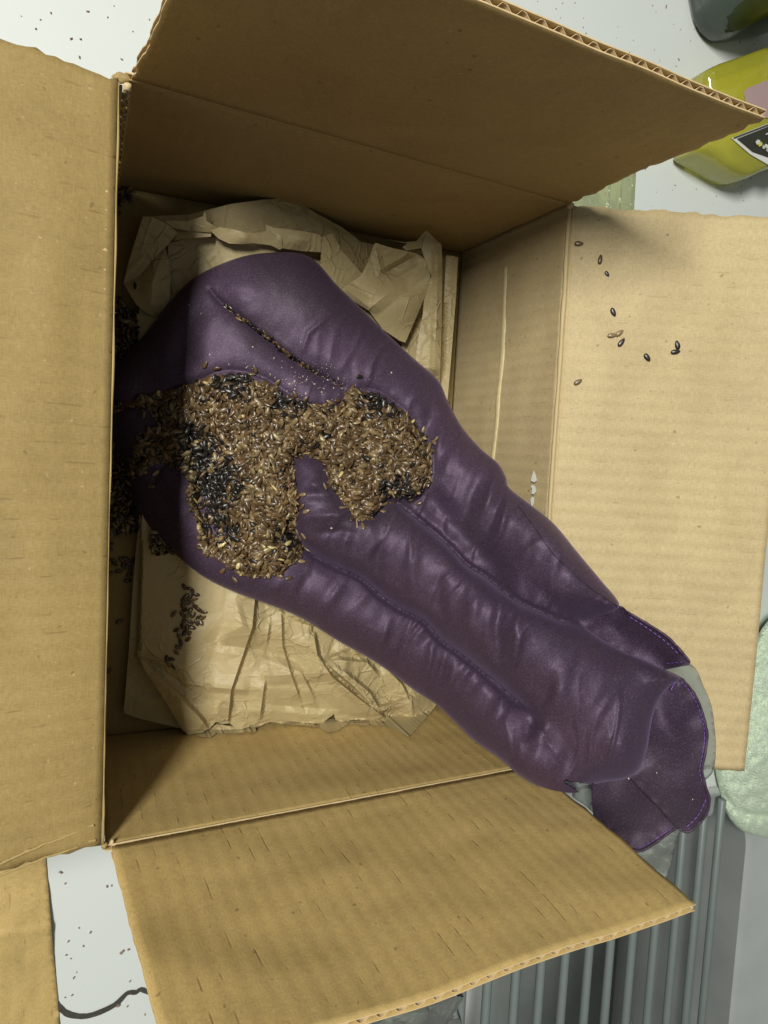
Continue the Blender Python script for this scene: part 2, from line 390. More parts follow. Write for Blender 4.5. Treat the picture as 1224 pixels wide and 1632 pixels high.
# sink
MST = m_plain('brushed steel', (.56, .59, .58), .36, metal=.45, var=.12, scale=30, bump=.0004)
MSTD = m_plain('dull grey sink steel', (.30, .32, .31), .45, metal=.3, var=.25, scale=14, bump=.0003)
sk = empty('sink'); tag(sk, 'stainless steel sink let into the white counter beside the box', 'sink')
def loft(name, rings, mat, parent=None, cap=False, smooth=True):
    n = len(rings[0]); V = [p for r in rings for p in r]; F = []
    for k in range(len(rings) - 1):
        for i in range(n): F.append((k * n + i, (k + 1) * n + i, (k + 1) * n + (i + 1) % n, k * n + (i + 1) % n))
    if cap: F.append(tuple(range((len(rings) - 1) * n, len(rings) * n)))
    return mesh(name, V, F, mat, parent, smooth)
def rr3(grow, z, r): return [(x, y, z) for x, y in rrect(SK_X0 - grow, SK_X1 + .062 + grow, SK_Y0 - grow, CR_Y0 + grow, r)]
def rb3(grow, z, r): return [(x, y, z) for x, y in rrect(SK_X0 - grow + .03, SK_X1 + grow, SK_Y0 - grow + .03, INY + grow, r)]
loft('rim', [rr3(.006, ZC + .0005, .055), rr3(.004, ZC + .0022, .054), rr3(-.003, ZC + .0018, .05), rr3(-.008, ZC - .004, .046), rb3(.006, ZC - .006, .05), rb3(0, ZC - .010, .045)], MST, sk)
loft('basin', [rb3(0, ZC - .010, .045), rb3(-.004, ZC - .03, .044), rb3(-.008, ZC - .10, .04), rb3(-.03, ZC - .13, .02)], MSTD, sk, cap=True)

# roll-up drying rack of round rods
def rod_mesh(y0, y1, r, n=10):
    V = []; F = []
    prof = [(y0, 0), (y0, r * .8), (y0 + .001, r), (y1 - .001, r), (y1, r * .8), (y1, 0)]
    for y, rr in prof:
        for k in range(n): V.append((rr * math.cos(2 * math.pi * k / n), y, rr * math.sin(2 * math.pi * k / n)))
    for j in range(len(prof) - 1):
        for k in range(n): F.append((j * n + k, j * n + (k + 1) % n, (j + 1) * n + (k + 1) % n, (j + 1) * n + k))
    me = bpy.data.meshes.new('rod'); me.from_pydata(V, [], F); me.update(); me.polygons.foreach_set('use_smooth', [True] * len(F)); return me
MROD = m_plain('grey coated steel rod', (.155, .180, .176), .42, var=.12, scale=80)
rk = empty('drying_rack'); tag(rk, 'roll-up drying rack of thin grey rods laid over the sink', 'rack')
rm = rod_mesh(-.56, CR_Y0 - .004, .0036); rm.materials.append(MROD)
zr = ZC + .0062
for px_ in (697, 733, 773, 817, 856, 893, 930, 963, 997, 1031, 1062, 1092, 1118):
    p = at(px_, 1625, zr); o = bpy.data.objects.new('rod', rm); C.objects.link(o); o.parent = rk; o.location = (p[0], 0, zr)
x0r, x1r = at(697, 1625, zr)[0], at(1118, 1625, zr)[0]
for k in range(1, 9):
    o = bpy.data.objects.new('rod', rm); C.objects.link(o); o.parent = rk; o.location = (x0r - k * .0142, 0, zr)
def boxv(x0, x1, y0, y1, z0, z1):
    return [(x0, y0, z0), (x1, y0, z0), (x1, y1, z0), (x0, y1, z0), (x0, y0, z1), (x1, y0, z1), (x1, y1, z1), (x0, y1, z1)]
BF = [(3, 2, 1, 0), (4, 5, 6, 7), (0, 1, 5, 4), (1, 2, 6, 5), (2, 3, 7, 6), (3, 0, 4, 7)]
mesh('end_strap', boxv(x0r - .12, x1r - .045, CR_Y0 - .012, CR_Y0 - .005, ZC + .003, ZC + .0095), BF, m_plain('grey silicone', (.13, .15, .15), .6), rk)

# ------------------------------------------------------------------ the cardboard box
bx = empty('cardboard_box'); tag(bx, 'open brown corrugated cardboard box with four flaps spread, holding paper and the purple bag', 'box')
PITCH = .0072; TH = .0029; TL_ = .0004
def panel(name, A, B, C_, D, mat, out_dir, seed=0, rag=(0, 0), warp=.0008, nu=72, nv=36, hinge=True, parent=bx, uoff=0.0, edge_round=0, core=True, vrag=0):
    """inner face ABCD (A,B at the hinge, D,C opposite), flutes run from hinge outwards; thickness towards out_dir"""
    A, B, C_, D = [np.array(p, float) for p in (A, B, C_, D)]
    n = np.cross(B - A, D - A); n /= np.linalg.norm(n)
    if n @ np.array(out_dir) < 0: n = -n
    lu = np.linalg.norm(B - A); lv = np.linalg.norm(D - A)
    us = np.linspace(0, 1, nu + 1); vs = np.linspace(0, 1, nv + 1)
    def surf(u, v, off):
        P = (A * (1 - u)[:, None] + B * u[:, None]) * (1 - v)[:, None] + (D * (1 - u)[:, None] + C_ * u[:, None]) * v[:, None]
        e = np.sin(np.pi * np.clip(v, 0, 1)) * .5 + .5 * v
        wv = warp * fbm(u * 2.5 + seed * 7, v * 2.5 + seed, seed, 3) * np.minimum(1, v * 8) * (1 if hinge else np.minimum(1, (1 - v) * 8))
        dip = 0
        if hinge:
            d = v * lv; dip = .0003 * np.exp(-((d - .0025) / .0012) ** 2) - .0002 * np.exp(-((d - .0055) / .001) ** 2)
        return P + n * (wv + dip + off)[:, None]
    U, Vv = np.meshgrid(us, vs, indexing='ij'); u = U.ravel().copy(); v = Vv.ravel().copy()
    j0 = rag[0] * (fbm(v * lv * 260, v * 0 + seed, seed + 5, 3) * .5 - .3); j1 = rag[1] * (fbm(v * lv * 260, v * 0 + seed + 9, seed + 8, 3) * .5 - .3)
    u2 = u + np.where(U.ravel() == 0, -j0 / lu, 0) + np.where(U.ravel() == 1, j1 / lu, 0)
    v2 = v + np.where(Vv.ravel() == 1, vrag / lv * fbm(u * lu * 200, u * 0 + 3, seed + 2, 2), 0)
    layers = [surf(u2, v2, np.zeros(len(u)) + o_) for o_ in (0, TL_, TH - TL_, TH)]
    N = len(u); Vt = np.vstack(layers); F = []
    idx = lambda i, j: i * (nv + 1) + j
    q0 = [(idx(i, j), idx(i + 1, j), idx(i + 1, j + 1), idx(i, j + 1)) for i in range(nu) for j in range(nv)]
    ringv = [idx(i, 0) for i in range(nu)] + [idx(nu, j) for j in range(nv)] + [idx(i, nv) for i in range(nu, 0, -1)] + [idx(0, j) for j in range(nv, 0, -1)]
    for k in (0, 2):
        F += [tuple(a + k * N for a in f[::-1]) for f in q0] + [tuple(a + (k + 1) * N for a in f) for f in q0]
        for a, b in zip(ringv, ringv[1:] + ringv[:1]): F.append((a + k * N, b + k * N, b + (k + 1) * N, a + (k + 1) * N))
    uv = np.tile(np.stack([u2 * lu + uoff, v2 * lv + seed * .37], -1), (4, 1))
    o = mesh(name, Vt, F, mat, parent, True, uv)
    o.data.materials.append(ME)
    mi = np.zeros(len(o.data.polygons), int); nf = len(q0); tot = len(o.data.polygons) // 2
    for k in (0, 1): mi[k * tot + 2 * nf:(k + 1) * tot] = 1
    mi[nf:2 * nf] = 1
    o.data.polygons.foreach_set('material_index', mi)
    sm = np.ones(len(mi), bool); sm[mi == 1] = False; o.data.polygons.foreach_set('use_smooth', sm)
    if core:
        ns = int(lu / PITCH * 10); uu = np.linspace(.004, .996, ns + 1); nvc = 8; Vc = []; Fc = []
        jit = .00012 * vnoise(np.arange(ns + 1) * .7, np.zeros(ns + 1), seed)
        wave = np.clip(1.25 * np.sin(2 * np.pi * uu * lu / PITCH), -1, 1)
        for j in range(nvc + 1):
            vv = np.full(ns + 1, .004 + .993 * j / nvc)
            vv = np.minimum(vv, 1 - .0004 / lv)
            P = surf(uu, vv, TH / 2 + wave * (TH / 2 - TL_ - .00012) + jit); Vc.append(P)
        Vc = np.vstack(Vc); m_ = ns + 1
        tk = .00022
        Vc = np.vstack([Vc - n * tk / 2, Vc + n * tk / 2]); half = m_ * (nvc + 1)
        for j in range(nvc):
            for i in range(ns):
                a = j * m_ + i; Fc += [(a, a + 1, a + 1 + m_, a + m_), (half + a + m_, half + a + 1 + m_, half + a + 1, half + a)]
        a0 = nvc * m_
        for i in range(ns): Fc.append((a0 + i, a0 + i + 1, half + a0 + i + 1, half + a0 + i))
        mesh('corrugated_core', Vc, Fc, ME, o, False)
    return o
def ridge(name, pts, r, mat, parent, flat=.5, seed=0, wig=.0003, nrm=(0, 0, 1)):
    P = np.array(pts, float); n = 8; V = []; F = []; nrm = np.array(nrm, float)
    for i, p in enumerate(P):
        d = P[min(i + 1, len(P) - 1)] - P[max(i - 1, 0)]; d /= np.linalg.norm(d); a = np.cross(d, nrm); a /= np.linalg.norm(a); b = np.cross(a, d)
        rr = r * (.75 + .5 * abs(float(vnoise(i * .35, seed * 3.3, seed)))); off = a * wig * float(vnoise(i * .21, seed * 1.7, seed + 4))
        for k in range(n):
            an = 2 * math.pi * k / n; V.append(p + off + a * rr * math.cos(an) + b * rr * flat * math.sin(an))
        if i:
            for k in range(n): F.append(((i - 1) * n + k, (i - 1) * n + (k + 1) % n, i * n + (k + 1) % n, i * n + k))
    F += [tuple(range(n))[::-1], tuple((len(P) - 1) * n + k for k in range(n))]
    return mesh(name, V, F, mat, parent, True)
def seg(a, b, n=60): return [np.array(a) * (1 - t) + np.array(b) * t for t in np.linspace(0, 1, n)]

g = .0008
panel('wall_panel', RIM['TL'] + [.002, 0, -g], RIM['TR'] + [-.0002, 0, -g], FLO['TR'] + [-.0002, 0, 0], FLO['TL'] + [.002, 0, 0], MC_smooth, (0, 1, 0), 1, hinge=False)
panel('wall_panel', RIM['BL'] + [.001, 0, -g], RIM['BR'] + [-.001, 0, -g], FLO['BR'] + [-.001, 0, 0], FLO['BL'] + [.001, 0, 0], MC, (0, -1, 0), 2, hinge=False)
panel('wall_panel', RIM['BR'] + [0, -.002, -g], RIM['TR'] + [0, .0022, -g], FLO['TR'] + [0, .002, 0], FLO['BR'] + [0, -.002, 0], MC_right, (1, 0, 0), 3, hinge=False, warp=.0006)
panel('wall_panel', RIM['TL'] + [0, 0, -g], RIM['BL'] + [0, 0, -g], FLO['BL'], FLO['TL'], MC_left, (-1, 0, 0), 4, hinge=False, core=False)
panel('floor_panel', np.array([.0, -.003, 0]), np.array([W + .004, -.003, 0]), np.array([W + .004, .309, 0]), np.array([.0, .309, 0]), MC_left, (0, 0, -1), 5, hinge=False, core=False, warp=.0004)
fT = panel('flap', RIM['TL'] + [.004, -.0002, g], RIM['TR'] + [-.0005, -.0002, g], TOPO[1], TOPO[0] + [.002, 0, 0], MC_smooth, (0, 1, 0), 6, rag=(.0012, .0022), warp=.0012)
fB = panel('flap', RIM['BL'] + [.003, 0, g], RIM['BR'] + [-.0005, 0, g], BOTO[1], BOTO[0] + [.003, 0, 0], MC, (0, -1, 0), 7, rag=(.0005, .0009), warp=.0015)
fR = panel('flap', RIM['BR'] + [.0006, .004, .0004], RIM['TR'] + [.0006, -.0006, .0004], RGTO[0], RGTO[1], MC_right, (1, 0, -1), 8, rag=(.0008, .0018), warp=.0012)
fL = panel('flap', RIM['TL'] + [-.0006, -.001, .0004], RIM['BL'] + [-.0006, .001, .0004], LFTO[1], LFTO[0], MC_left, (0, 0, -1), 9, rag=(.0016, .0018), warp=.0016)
ridge('fold_crease', seg(RIM['TL'] + [.003, -.0001, 0], RIM['TR'] + [-.001, -.0001, 0]), .00085, MC_smooth, bx, .35, 1, nrm=(0, -1, 0))
ridge('fold_crease', seg(RIM['BL'] + [.003, .0002, 0], RIM['BR'] + [-.001, .0002, 0], 80), .00045, MCREASE, bx, .9, 2, nrm=(0, 1, 0))
ridge('fold_crease', seg(RIM['BR'] + [-.0001, .004, .0], RIM['TR'] + [-.0001, -.001, .0], 90), .0011, MC_right, bx, .7, 3, nrm=(-1, 0, 1))
ridge('fold_crease', seg(RIM['TR'] + [.002, -.001, .001], RIM['BR'] + [.002, .004, .001], 90), .0005, MCREASE, bx, .6, 13, nrm=(-.4, 0, 1))
ridge('fold_crease', seg(RIM['TL'] + [-.0002, -.002, -.0002], RIM['BL'] + [-.0002, .001, -.0002], 70), .0005, MPL, bx, .7, 4, nrm=(0, 0, 1))
for q1, q2 in (((150, 1314), (-20, 1384)), ((153, 1338), (-20, 1402))):
    nL = np.cross(RIM['BL'] - RIM['TL'], LFTO[0] - RIM['TL']); pa_ = on_plane(np.array([q1[0], q2[0]], float), np.array([q1[1], q2[1]], float), RIM['TL'] + [0, 0, .0004], nL)
    ridge('edge_crease', seg(pa_[0], pa_[1]), .0006, MPL, bx, .8, 5, .0006)
# second score line on the right wall
sc = spline([(806, 425), (803, 480), (801, 560), (796, 620), (792, 655), (788, 700), (784, 740), (780, 800)], 8, False)
nr = np.array([-1., 0, 0]); pl = on_plane(sc[:, 0], sc[:, 1], np.array([W - .0006, 0, 0]), nr)
ridge('score_line', pl, .0021, m_plain('pale worn score', (.60, .50, .28), .8, scale=260, var=.25), bx, .22, 6, .0009, nrm=(-1, 0, 0))
# white rubbed mark on the right wall
MWS = m_plain('white rubbed paper', (.66, .66, .60), .9, var=.3, scale=900)
for mk in ([(851, 749), (854, 757), (856, 766), (851, 769), (846, 766), (848, 758)], [(849, 772), (853, 775), (855, 783), (851, 788), (847, 787), (848, 780), (846, 775)], [(848, 792), (852, 793), (851, 801), (848, 810), (846, 803), (845, 795)]):
    mkp = on_plane(np.array([p[0] for p in mk], float), np.array([p[1] for p in mk], float), np.array([W - .0016, 0, 0]), nr)
    mesh('white_scuff', mkp, [tuple(range(len(mk)))[::-1]], MWS, bx)
# glued joint: cut edge of the board in the upper left corner
V = []; F = []
def addbox(p0, p1):
    k = len(V); V.extend(boxv(p0[0], p1[0], p0[1], p1[1], p0[2], p1[2])); F.extend([tuple(i + k for i in f) for f in BF])
for k in range(52):
    z0 = H - .004 - k * .002
    for xx, ww in ((.0002, .0011), (.0036, .0006)):
        jx = .00018 * random.uniform(-1, 1); addbox((xx + jx, .2965 + random.uniform(0, .0003), z0 - .00205), (xx + ww + jx * .5, .2995, z0))
for k in range(30):
    z0 = H - .006 - k * .0034 + random.uniform(-.0006, .0006); k0 = len(V)
    a, b = (.0013, .0037) if k % 2 else (.0037, .0013)
    for yy in (.2968, .2995): V += [(a, yy, z0), (a, yy, z0 - .0005), (b, yy, z0 - .0036), (b, yy, z0 - .0031)]
    F += [(k0, k0 + 1, k0 + 2, k0 + 3), (k0 + 7, k0 + 6, k0 + 5, k0 + 4), (k0, k0 + 3, k0 + 7, k0 + 4), (k0 + 1, k0, k0 + 4, k0 + 5), (k0 + 2, k0 + 1, k0 + 5, k0 + 6), (k0 + 3, k0 + 2, k0 + 6, k0 + 7)]
mesh('joint_edge', V, F, MCREASE, bx)
def torn(loc, size, seed, mat=ME, squash=(1, 1, 1)):
    bm = bmesh.new(); bmesh.ops.create_icosphere(bm, subdivisions=3, radius=1)
    for v in bm.verts:
        c = v.co; k = 1 + .35 * float(vnoise(c.x * 1.2 + seed, c.y * 1.2 + c.z * 1.1, seed)) + .10 * float(vnoise(c.x * 6 + seed, c.y * 6 + c.z * 5, seed + 2))
        v.co = Vector((c.x * k * size * squash[0], c.y * k * size * squash[1], c.z * k * size * squash[2])) + Vector(loc)
    me = bpy.data.meshes.new('torn_corner'); bm.to_mesh(me); bm.free(); return link('torn_corner', me, mat, bx, True)
torn((.0004, .3004, H - .0008), .0026, 1, MC_left, (1.3, .7, .6)); torn((.0028, .2975, H - .0005), .0017, 5, ME)
torn((.2148, .2985, H + .0005), .0017, 9); torn((.0006, -.001, H - .0015), .0014, 13, MC_left); torn((.0035, .0002, H - .001), .0008, 17)
torn((.2165, .001, H), .0018, 21)

# piece of cardboard lying on the counter at the lower left
cb = [(-60, 1372), (73, 1368), (79, 1440), (85, 1520), (92, 1590), (96, 1660), (-60, 1700)]
cf = tps([(0, 1400, -.004), (90, 1400, -.0044), (0, 1630, -.0035), (90, 1630, -.0044), (40, 1490, -.0028), (40, 1520, -.0038)])
o = sheet('cardboard_sheet', straight(cb, 6), lambda x, y: cf(x, y) + .0007 * fbm(x / 40, y / 40, 3) + .0012 * np.exp(-(dist_line(x, y, [(-60, 1500), (90, 1478)])[0] / 5) ** 2), 7, .0008, MC)
tag(o, 'stained brown cardboard sheet lying on the counter under the left flap', 'cardboard')

# ------------------------------------------------------------------ crumpled kraft paper
kp = empty('kraft_paper'); tag(kp, 'crumpled brown kraft paper wad lining the box under the purple bag', 'paper')
def facets(seed, n, box, amp):
    r = np.random.default_rng(seed); x0, y0, x1, y1 = box
    P = np.stack([r.uniform(x0, x1, n), r.uniform(y0, y1, n)], -1); P = np.vstack([P, [(x0 - 60, y0 - 60), (x1 + 60, y0 - 60), (x1 + 60, y1 + 60), (x0 - 60, y1 + 60)]])
    Z = r.uniform(-amp, amp, len(P)); v, e, f, *_ = delaunay_2d_cdt([Vector(p) for p in P], [], [], 0, 1e-6)
    v = np.array([tuple(p) for p in v])
    def g_(px, py):
        px = np.asarray(px, float); out = np.zeros(px.shape)
        for t in f:
            a, b, c = v[list(t)]; det = (b[0] - a[0]) * (c[1] - a[1]) - (c[0] - a[0]) * (b[1] - a[1])
            if abs(det) < 1e-6: continue
            s = ((px - a[0]) * (c[1] - a[1]) - (c[0] - a[0]) * (py - a[1])) / det; w_ = ((b[0] - a[0]) * (py - a[1]) - (px - a[0]) * (b[1] - a[1])) / det
            m = (s >= -1e-6) & (w_ >= -1e-6) & (s + w_ <= 1 + 1e-6)
            out = np.where(m, Z[t[0]] + (Z[t[1]] - Z[t[0]]) * s + (Z[t[2]] - Z[t[0]]) * w_, out)
        return out
    return g_
def crease(px, py, line, h, wl, wr, soft=6):
    d, s, side, tot = dist_line(px, py, line)
    wd = np.where(side > 0, wr, wl); e = np.minimum(s, tot - s)
    return h * np.clip(1 - d / wd, 0, 1) * np.clip((e + soft) / (soft * 3), 0, 1)
def paper(name, pts, ctrl, fac=None, cr=(), sp=4, th=.00035, lam=1e-3, curved=False, step=4, minclear=.001, smooth=False, par=kp, mat=None, rag=0):
    out = (spline if curved else straight)([p[:2] for p in pts], step)
    if rag: out = out + rng.uniform(-rag, rag, out.shape)
    c = [p for p in pts if len(p) > 2] + list(ctrl); f = tps(c, lam)
    def zf(x, y):
        z = f(x, y) * .001
        if fac is not None: z = z + fac(x, y) * .001
        for k in cr: z = z + .001 * crease(x, y, *k)
        return np.maximum(z, hit(x, y, ('floor', 'right', 'bottom')) + minclear)
    return sheet(name, out, zf, sp, th, mat or MK, par, smooth, None, [k[0] for k in cr])
fa = facets(3, 150, (190, 840, 720, 1180), 1.5); fb = facets(5, 45, (190, 840, 720, 1180), 2.4)
fc = facets(8, 150, (180, 300, 760, 660), 1.1); fd = facets(9, 45, (180, 300, 760, 660), 2.2)
def heavy(x, y):      # crumpling grows to the lower right
    k = np.clip((x - 340) / 160, .3, 1.25) * np.clip((y - 880) / 120, .4, 1); return fa(x, y) * k + fb(x, y) * k
# under layer showing along the left side
paper('under_sheet', [(218, 560, 10), (225, 700, 10), (222, 820, 10), (212, 930, 9), (205, 1040, 8), (197, 1136, 8), (215, 1143, 8), (250, 1152, 8), (300, 1164, 9), (380, 1150, 10), (420, 900, 12), (400, 560, 12)], [],
      cr=[([(300, 1100), (210, 1122)], 1.5, 25, 12)], sp=7)
# main top sheet, lower part
low = [(232, 560, 20), (228, 720, 19), (226, 840, 18), (224, 900, 17), (218, 1040, 14), (232, 1070, 15), (262, 1115, 15), (290, 1163, 13), (300, 1171, 12), (322, 1168, 13), (336, 1160, 14), (342, 1152, 15), (352, 1150, 16), (358, 1146, 17),
       (366, 1152, 17), (378, 1163, 16), (392, 1160, 17), (408, 1153, 18), (430, 1146, 19), (450, 1147, 18), (470, 1150, 18), (500, 1156, 18), (508, 1157, 18), (520, 1148, 20), (532, 1138, 22), (535, 1148, 20),
       (560, 1154, 19), (588, 1157, 19), (590, 1150, 20), (612, 1154, 20), (640, 1168, 18), (652, 1174, 17), (660, 1166, 19), (678, 1146, 21), (700, 1118, 24), (690, 1040, 26), (660, 900, 24), (640, 700, 22), (500, 560, 22)]
crs = [([(407, 945), (402, 1000), (385, 1050), (368, 1100), (363, 1152)], 3.4, 4, 46),
       ([(224, 860), (219, 1040)], -2, 4, 14), ([(219, 1042), (262, 1090), (315, 1140), (332, 1162)], 4.5, 6, 40), ([(219, 1042), (270, 1075), (318, 1112)], -1.6, 14, 20),
       ([(384, 955), (397, 1002), (352, 1022)], 4.0, 34, 8), ([(352, 1028), (420, 1036), (500, 1066)], -2.4, 30, 12), ([(415, 1078), (520, 1072), (562, 1080)], 3.0, 30, 16),
       ([(448, 975), (450, 1030), (462, 1070), (478, 1115)], 2.2, 4, 26), ([(500, 1010), (506, 1045), (530, 1080), (580, 1120), (622, 1150)], 5.0, 5, 36), ([(512, 1050), (560, 1090), (595, 1125), (608, 1132), (625, 1130)], 3.4, 24, 4),
       ([(548, 1070), (590, 1105), (603, 1128), (632, 1120), (650, 1112)], 3.4, 5, 30), ([(540, 1052), (585, 1056), (604, 1078)], 3.4, 6, 26), ([(525, 1050), (560, 1035)], 2.6, 5, 18), ([(422, 1085), (414, 1145)], 2.4, 4, 22),
       ([(656, 1108), (656, 1168)], 4.5, 34, 20), ([(345, 1140), (362, 1112)], 2.2, 5, 16), ([(478, 1068), (500, 1112)], 2.0, 4, 16), ([(300, 1112), (420, 1122), (520, 1130)], -2.2, 26, 10), ([(330, 1095), (400, 1100)], 1.8, 22, 8),
       ([(610, 1060), (640, 1090), (650, 1110)], 3.0, 4, 26), ([(470, 985), (520, 1000), (560, 1020)], 2.0, 16, 4), ([(430, 990), (424, 1030)], 1.6, 4, 14), ([(560, 1030), (575, 1050)], 2.2, 14, 4)]
crs = [(k[0], k[1] * 1.5, k[2], k[3]) for k in crs]
# cross-scale swells that catch the light on the lower sheet
o = paper('top_sheet', low, [(300, 1000, 18), (420, 1020, 24), (430, 1060, 21), (430, 1100, 24), (550, 1060, 27), (600, 1000, 27), (520, 960, 25), (640, 1090, 28), (380, 950, 22), (280, 900, 18)], heavy, crs, sp=3.2, step=3, rag=.5)
# ragged torn edge layers under the lower border
paper('torn_edge', [(305, 1166, 10), (322, 1170, 9), (336, 1162, 12), (345, 1154, 13), (372, 1158, 13), (405, 1148, 14), (408, 1166, 11), (385, 1168, 11), (345, 1169, 10), (337, 1175, 9), (318, 1174, 9)], [], sp=4, rag=.6)
paper('torn_edge', [(395, 1150, 15), (450, 1142, 16), (500, 1150, 15), (530, 1146, 16), (560, 1150, 16), (540, 1164, 12), (523, 1167, 11), (508, 1158, 13), (480, 1156, 13), (430, 1151, 14), (408, 1160, 12)], [], fac=fa, sp=4, rag=.6)
paper('torn_edge', [(540, 1140, 18), (575, 1146, 18), (612, 1150, 18), (616, 1156, 17), (596, 1157, 16), (585, 1152, 17), (562, 1152, 17), (545, 1150, 17)], [], sp=4, rag=.6)
# ---- upper part
paper('back_sheet', [(228, 345, 12), (300, 342, 14), (325, 336, 20), (368, 325, 26), (420, 318, 28), (455, 317, 28), (480, 325, 26), (505, 340, 24), (545, 362, 20), (575, 385, 17), (620, 395, 14), (690, 400, 12), (726, 420, 10), (716, 640, 10), (500, 700, 10), (230, 640, 8), (222, 500, 9)],
      [(300, 400, 12), (400, 420, 14), (500, 420, 18), (560, 430, 16), (330, 480, 12)], lambda x, y: fc(x, y) * .4 + fd(x, y) * .35,
      [([(425, 318), (455, 345), (480, 370)], 2.5, 20, 30), ([(480, 330), (530, 385), (575, 440)], 4, 20, 18), ([(500, 380), (535, 420), (560, 445)], -3, 12, 14), ([(535, 372), (528, 440)], 2, 8, 10), ([(325, 338), (335, 366)], 3, 8, 10)], sp=4.5, step=4)
paper('folded_corner', [(228, 345, 26), (242, 346, 27), (258, 353, 27), (270, 360, 26), (283, 371, 25), (268, 390, 24), (255, 402, 22), (240, 418, 20), (222, 440, 17), (205, 448, 14), (197, 452, 13), (203, 425, 16), (212, 395, 20), (220, 370, 24)], [(245, 380, 24)], sp=4, th=.0004)
paper('folded_corner', [(262, 392, 19), (268, 410, 20), (272, 432, 20), (271, 465, 18), (270, 480, 17), (258, 497, 14), (246, 506, 11), (232, 497, 12), (218, 486, 13), (205, 466, 12), (197, 452, 11), (222, 438, 15), (245, 412, 18)], [(240, 450, 19), (250, 480, 16), (222, 460, 14)],
      cr=[([(262, 398), (243, 450), (240, 500)], 1.5, 14, 20)], sp=4, th=.0004)
hl = at(215 + 2.8 * np.cos(np.linspace(0, 2 * np.pi, 14)[:-1]), 455.5 + 6.2 * np.sin(np.linspace(0, 2 * np.pi, 14)[:-1]), .0152)
mesh('punched_hole', hl, [tuple(range(13))], m_plain('dark gap', (.02, .015, .01), .9), kp)
paper('inner_sheet', [(268, 388, 16), (300, 380, 17), (345, 378, 20), (375, 385, 22), (440, 392, 24), (470, 430, 22), (300, 560, 10), (222, 560, 8), (218, 500, 9), (245, 505, 10), (268, 482, 12)], [(330, 420, 17)], fac=lambda x, y: fd(x, y) * .3, cr=[([(272, 425), (280, 460), (270, 500)], 1.2, 10, 14)], sp=5)
paper('rolled_lip', [(282, 370, 22), (310, 369, 25), (337, 366, 27), (336, 377, 27), (300, 380, 24), (278, 383, 22)], [], sp=4)
paper('rolled_lip', [(335, 367, 30), (350, 362, 32), (375, 366, 33), (400, 374, 33), (422, 369, 34), (436, 374, 35), (446, 388, 35), (452, 394, 34), (446, 398, 32), (432, 391, 31), (408, 387, 31), (385, 389, 30), (365, 388, 29), (348, 380, 29)], [(390, 380, 34)], fac=lambda x, y: fc(x, y) * .6, sp=3.5)
paper('crumpled_fold', [(262, 352, 26), (300, 352, 28), (323, 345, 30), (327, 336, 32), (329, 352, 31), (345, 362, 30), (400, 372, 32), (425, 368, 33), (423, 358, 33), (434, 362, 34), (450, 380, 35), (450, 392, 33), (420, 380, 30), (360, 372, 27), (300, 368, 25), (275, 362, 25)], [],
      fac=lambda x, y: fc(x * 1.7 - 120, y * 1.7 - 200) * 1.1, sp=3)
paper('crumpled_fold', [(425, 362, 34), (450, 364, 35), (480, 368, 34), (508, 373, 33), (512, 378, 33), (511, 402, 30), (480, 400, 29), (452, 396, 31), (440, 378, 34)], [(480, 382, 35)], fac=lambda x, y: fc(x, y) * .8, sp=4)
paper('crumpled_fold', [(512, 378, 30), (530, 372, 29), (545, 400, 27), (580, 440, 25), (600, 470, 24), (620, 520, 24), (560, 520, 28), (510, 430, 30), (512, 403, 30)], [], fac=lambda x, y: fc(x, y) * 1.2 + fd(x, y) * .7, sp=4)
# right-hand crumple
paper('crumpled_fold', [(596, 390, 34), (598, 387, 36), (628, 396, 37), (664, 404, 38), (676, 412, 37), (685, 432, 36), (686, 446, 35), (678, 470, 33), (668, 495, 31), (655, 525, 28), (646, 546, 27), (637, 543, 27), (610, 525, 29), (588, 495, 31), (560, 478, 31), (545, 462, 30), (556, 452, 30), (575, 440, 31), (588, 415, 33)],
      [(610, 435, 30), (640, 440, 29), (620, 480, 36), (600, 470, 35), (650, 480, 37)], lambda x, y: fc(x, y) * .9,
      [([(598, 392), (607, 432), (611, 440)], 2.5, 8, 10), ([(612, 436), (640, 420), (662, 408)], -4.5, 8, 16), ([(588, 493), (640, 450), (676, 425)], 3.2, 14, 16), ([(545, 455), (590, 492)], 3, 14, 8)], sp=3, step=3)
paper('crumpled_fold', [(620, 382, 34), (645, 386, 35), (664, 384, 36), (676, 370, 40), (680, 368, 41), (704, 390, 41), (690, 394, 39), (668, 396, 37), (648, 399, 36), (641, 394, 36), (650, 388, 36)], [], fac=lambda x, y: fc(x, y) * .4, sp=3)
paper('rolled_edge', [(678, 371, 40), (690, 378, 41), (704, 391, 41), (705, 430, 39), (704, 520, 35), (701, 612, 31), (680, 596, 33), (662, 572, 33), (668, 530, 34), (674, 500, 35), (676, 478, 37), (688, 440, 38), (680, 420, 38), (672, 398, 38)],
      [(697, 430, 44), (690, 520, 39), (686, 590, 36)], cr=[([(697, 392), (696, 500), (692, 600)], 3.5, 16, 9)], sp=3.2)
paper('rolled_edge', [(711, 407, 33), (722, 408, 34), (730, 410, 33), (727, 470, 31), (720, 560, 28), (713, 640, 26), (699, 640, 24), (703, 560, 26), (708, 470, 30)], [], cr=[([(712, 410), (706, 600)], -2, 4, 4)], sp=4)
paper('under_sheet', [(640, 545, 16), (668, 500, 18), (690, 560, 18), (700, 640, 18), (640, 600, 18)], [], sp=6)

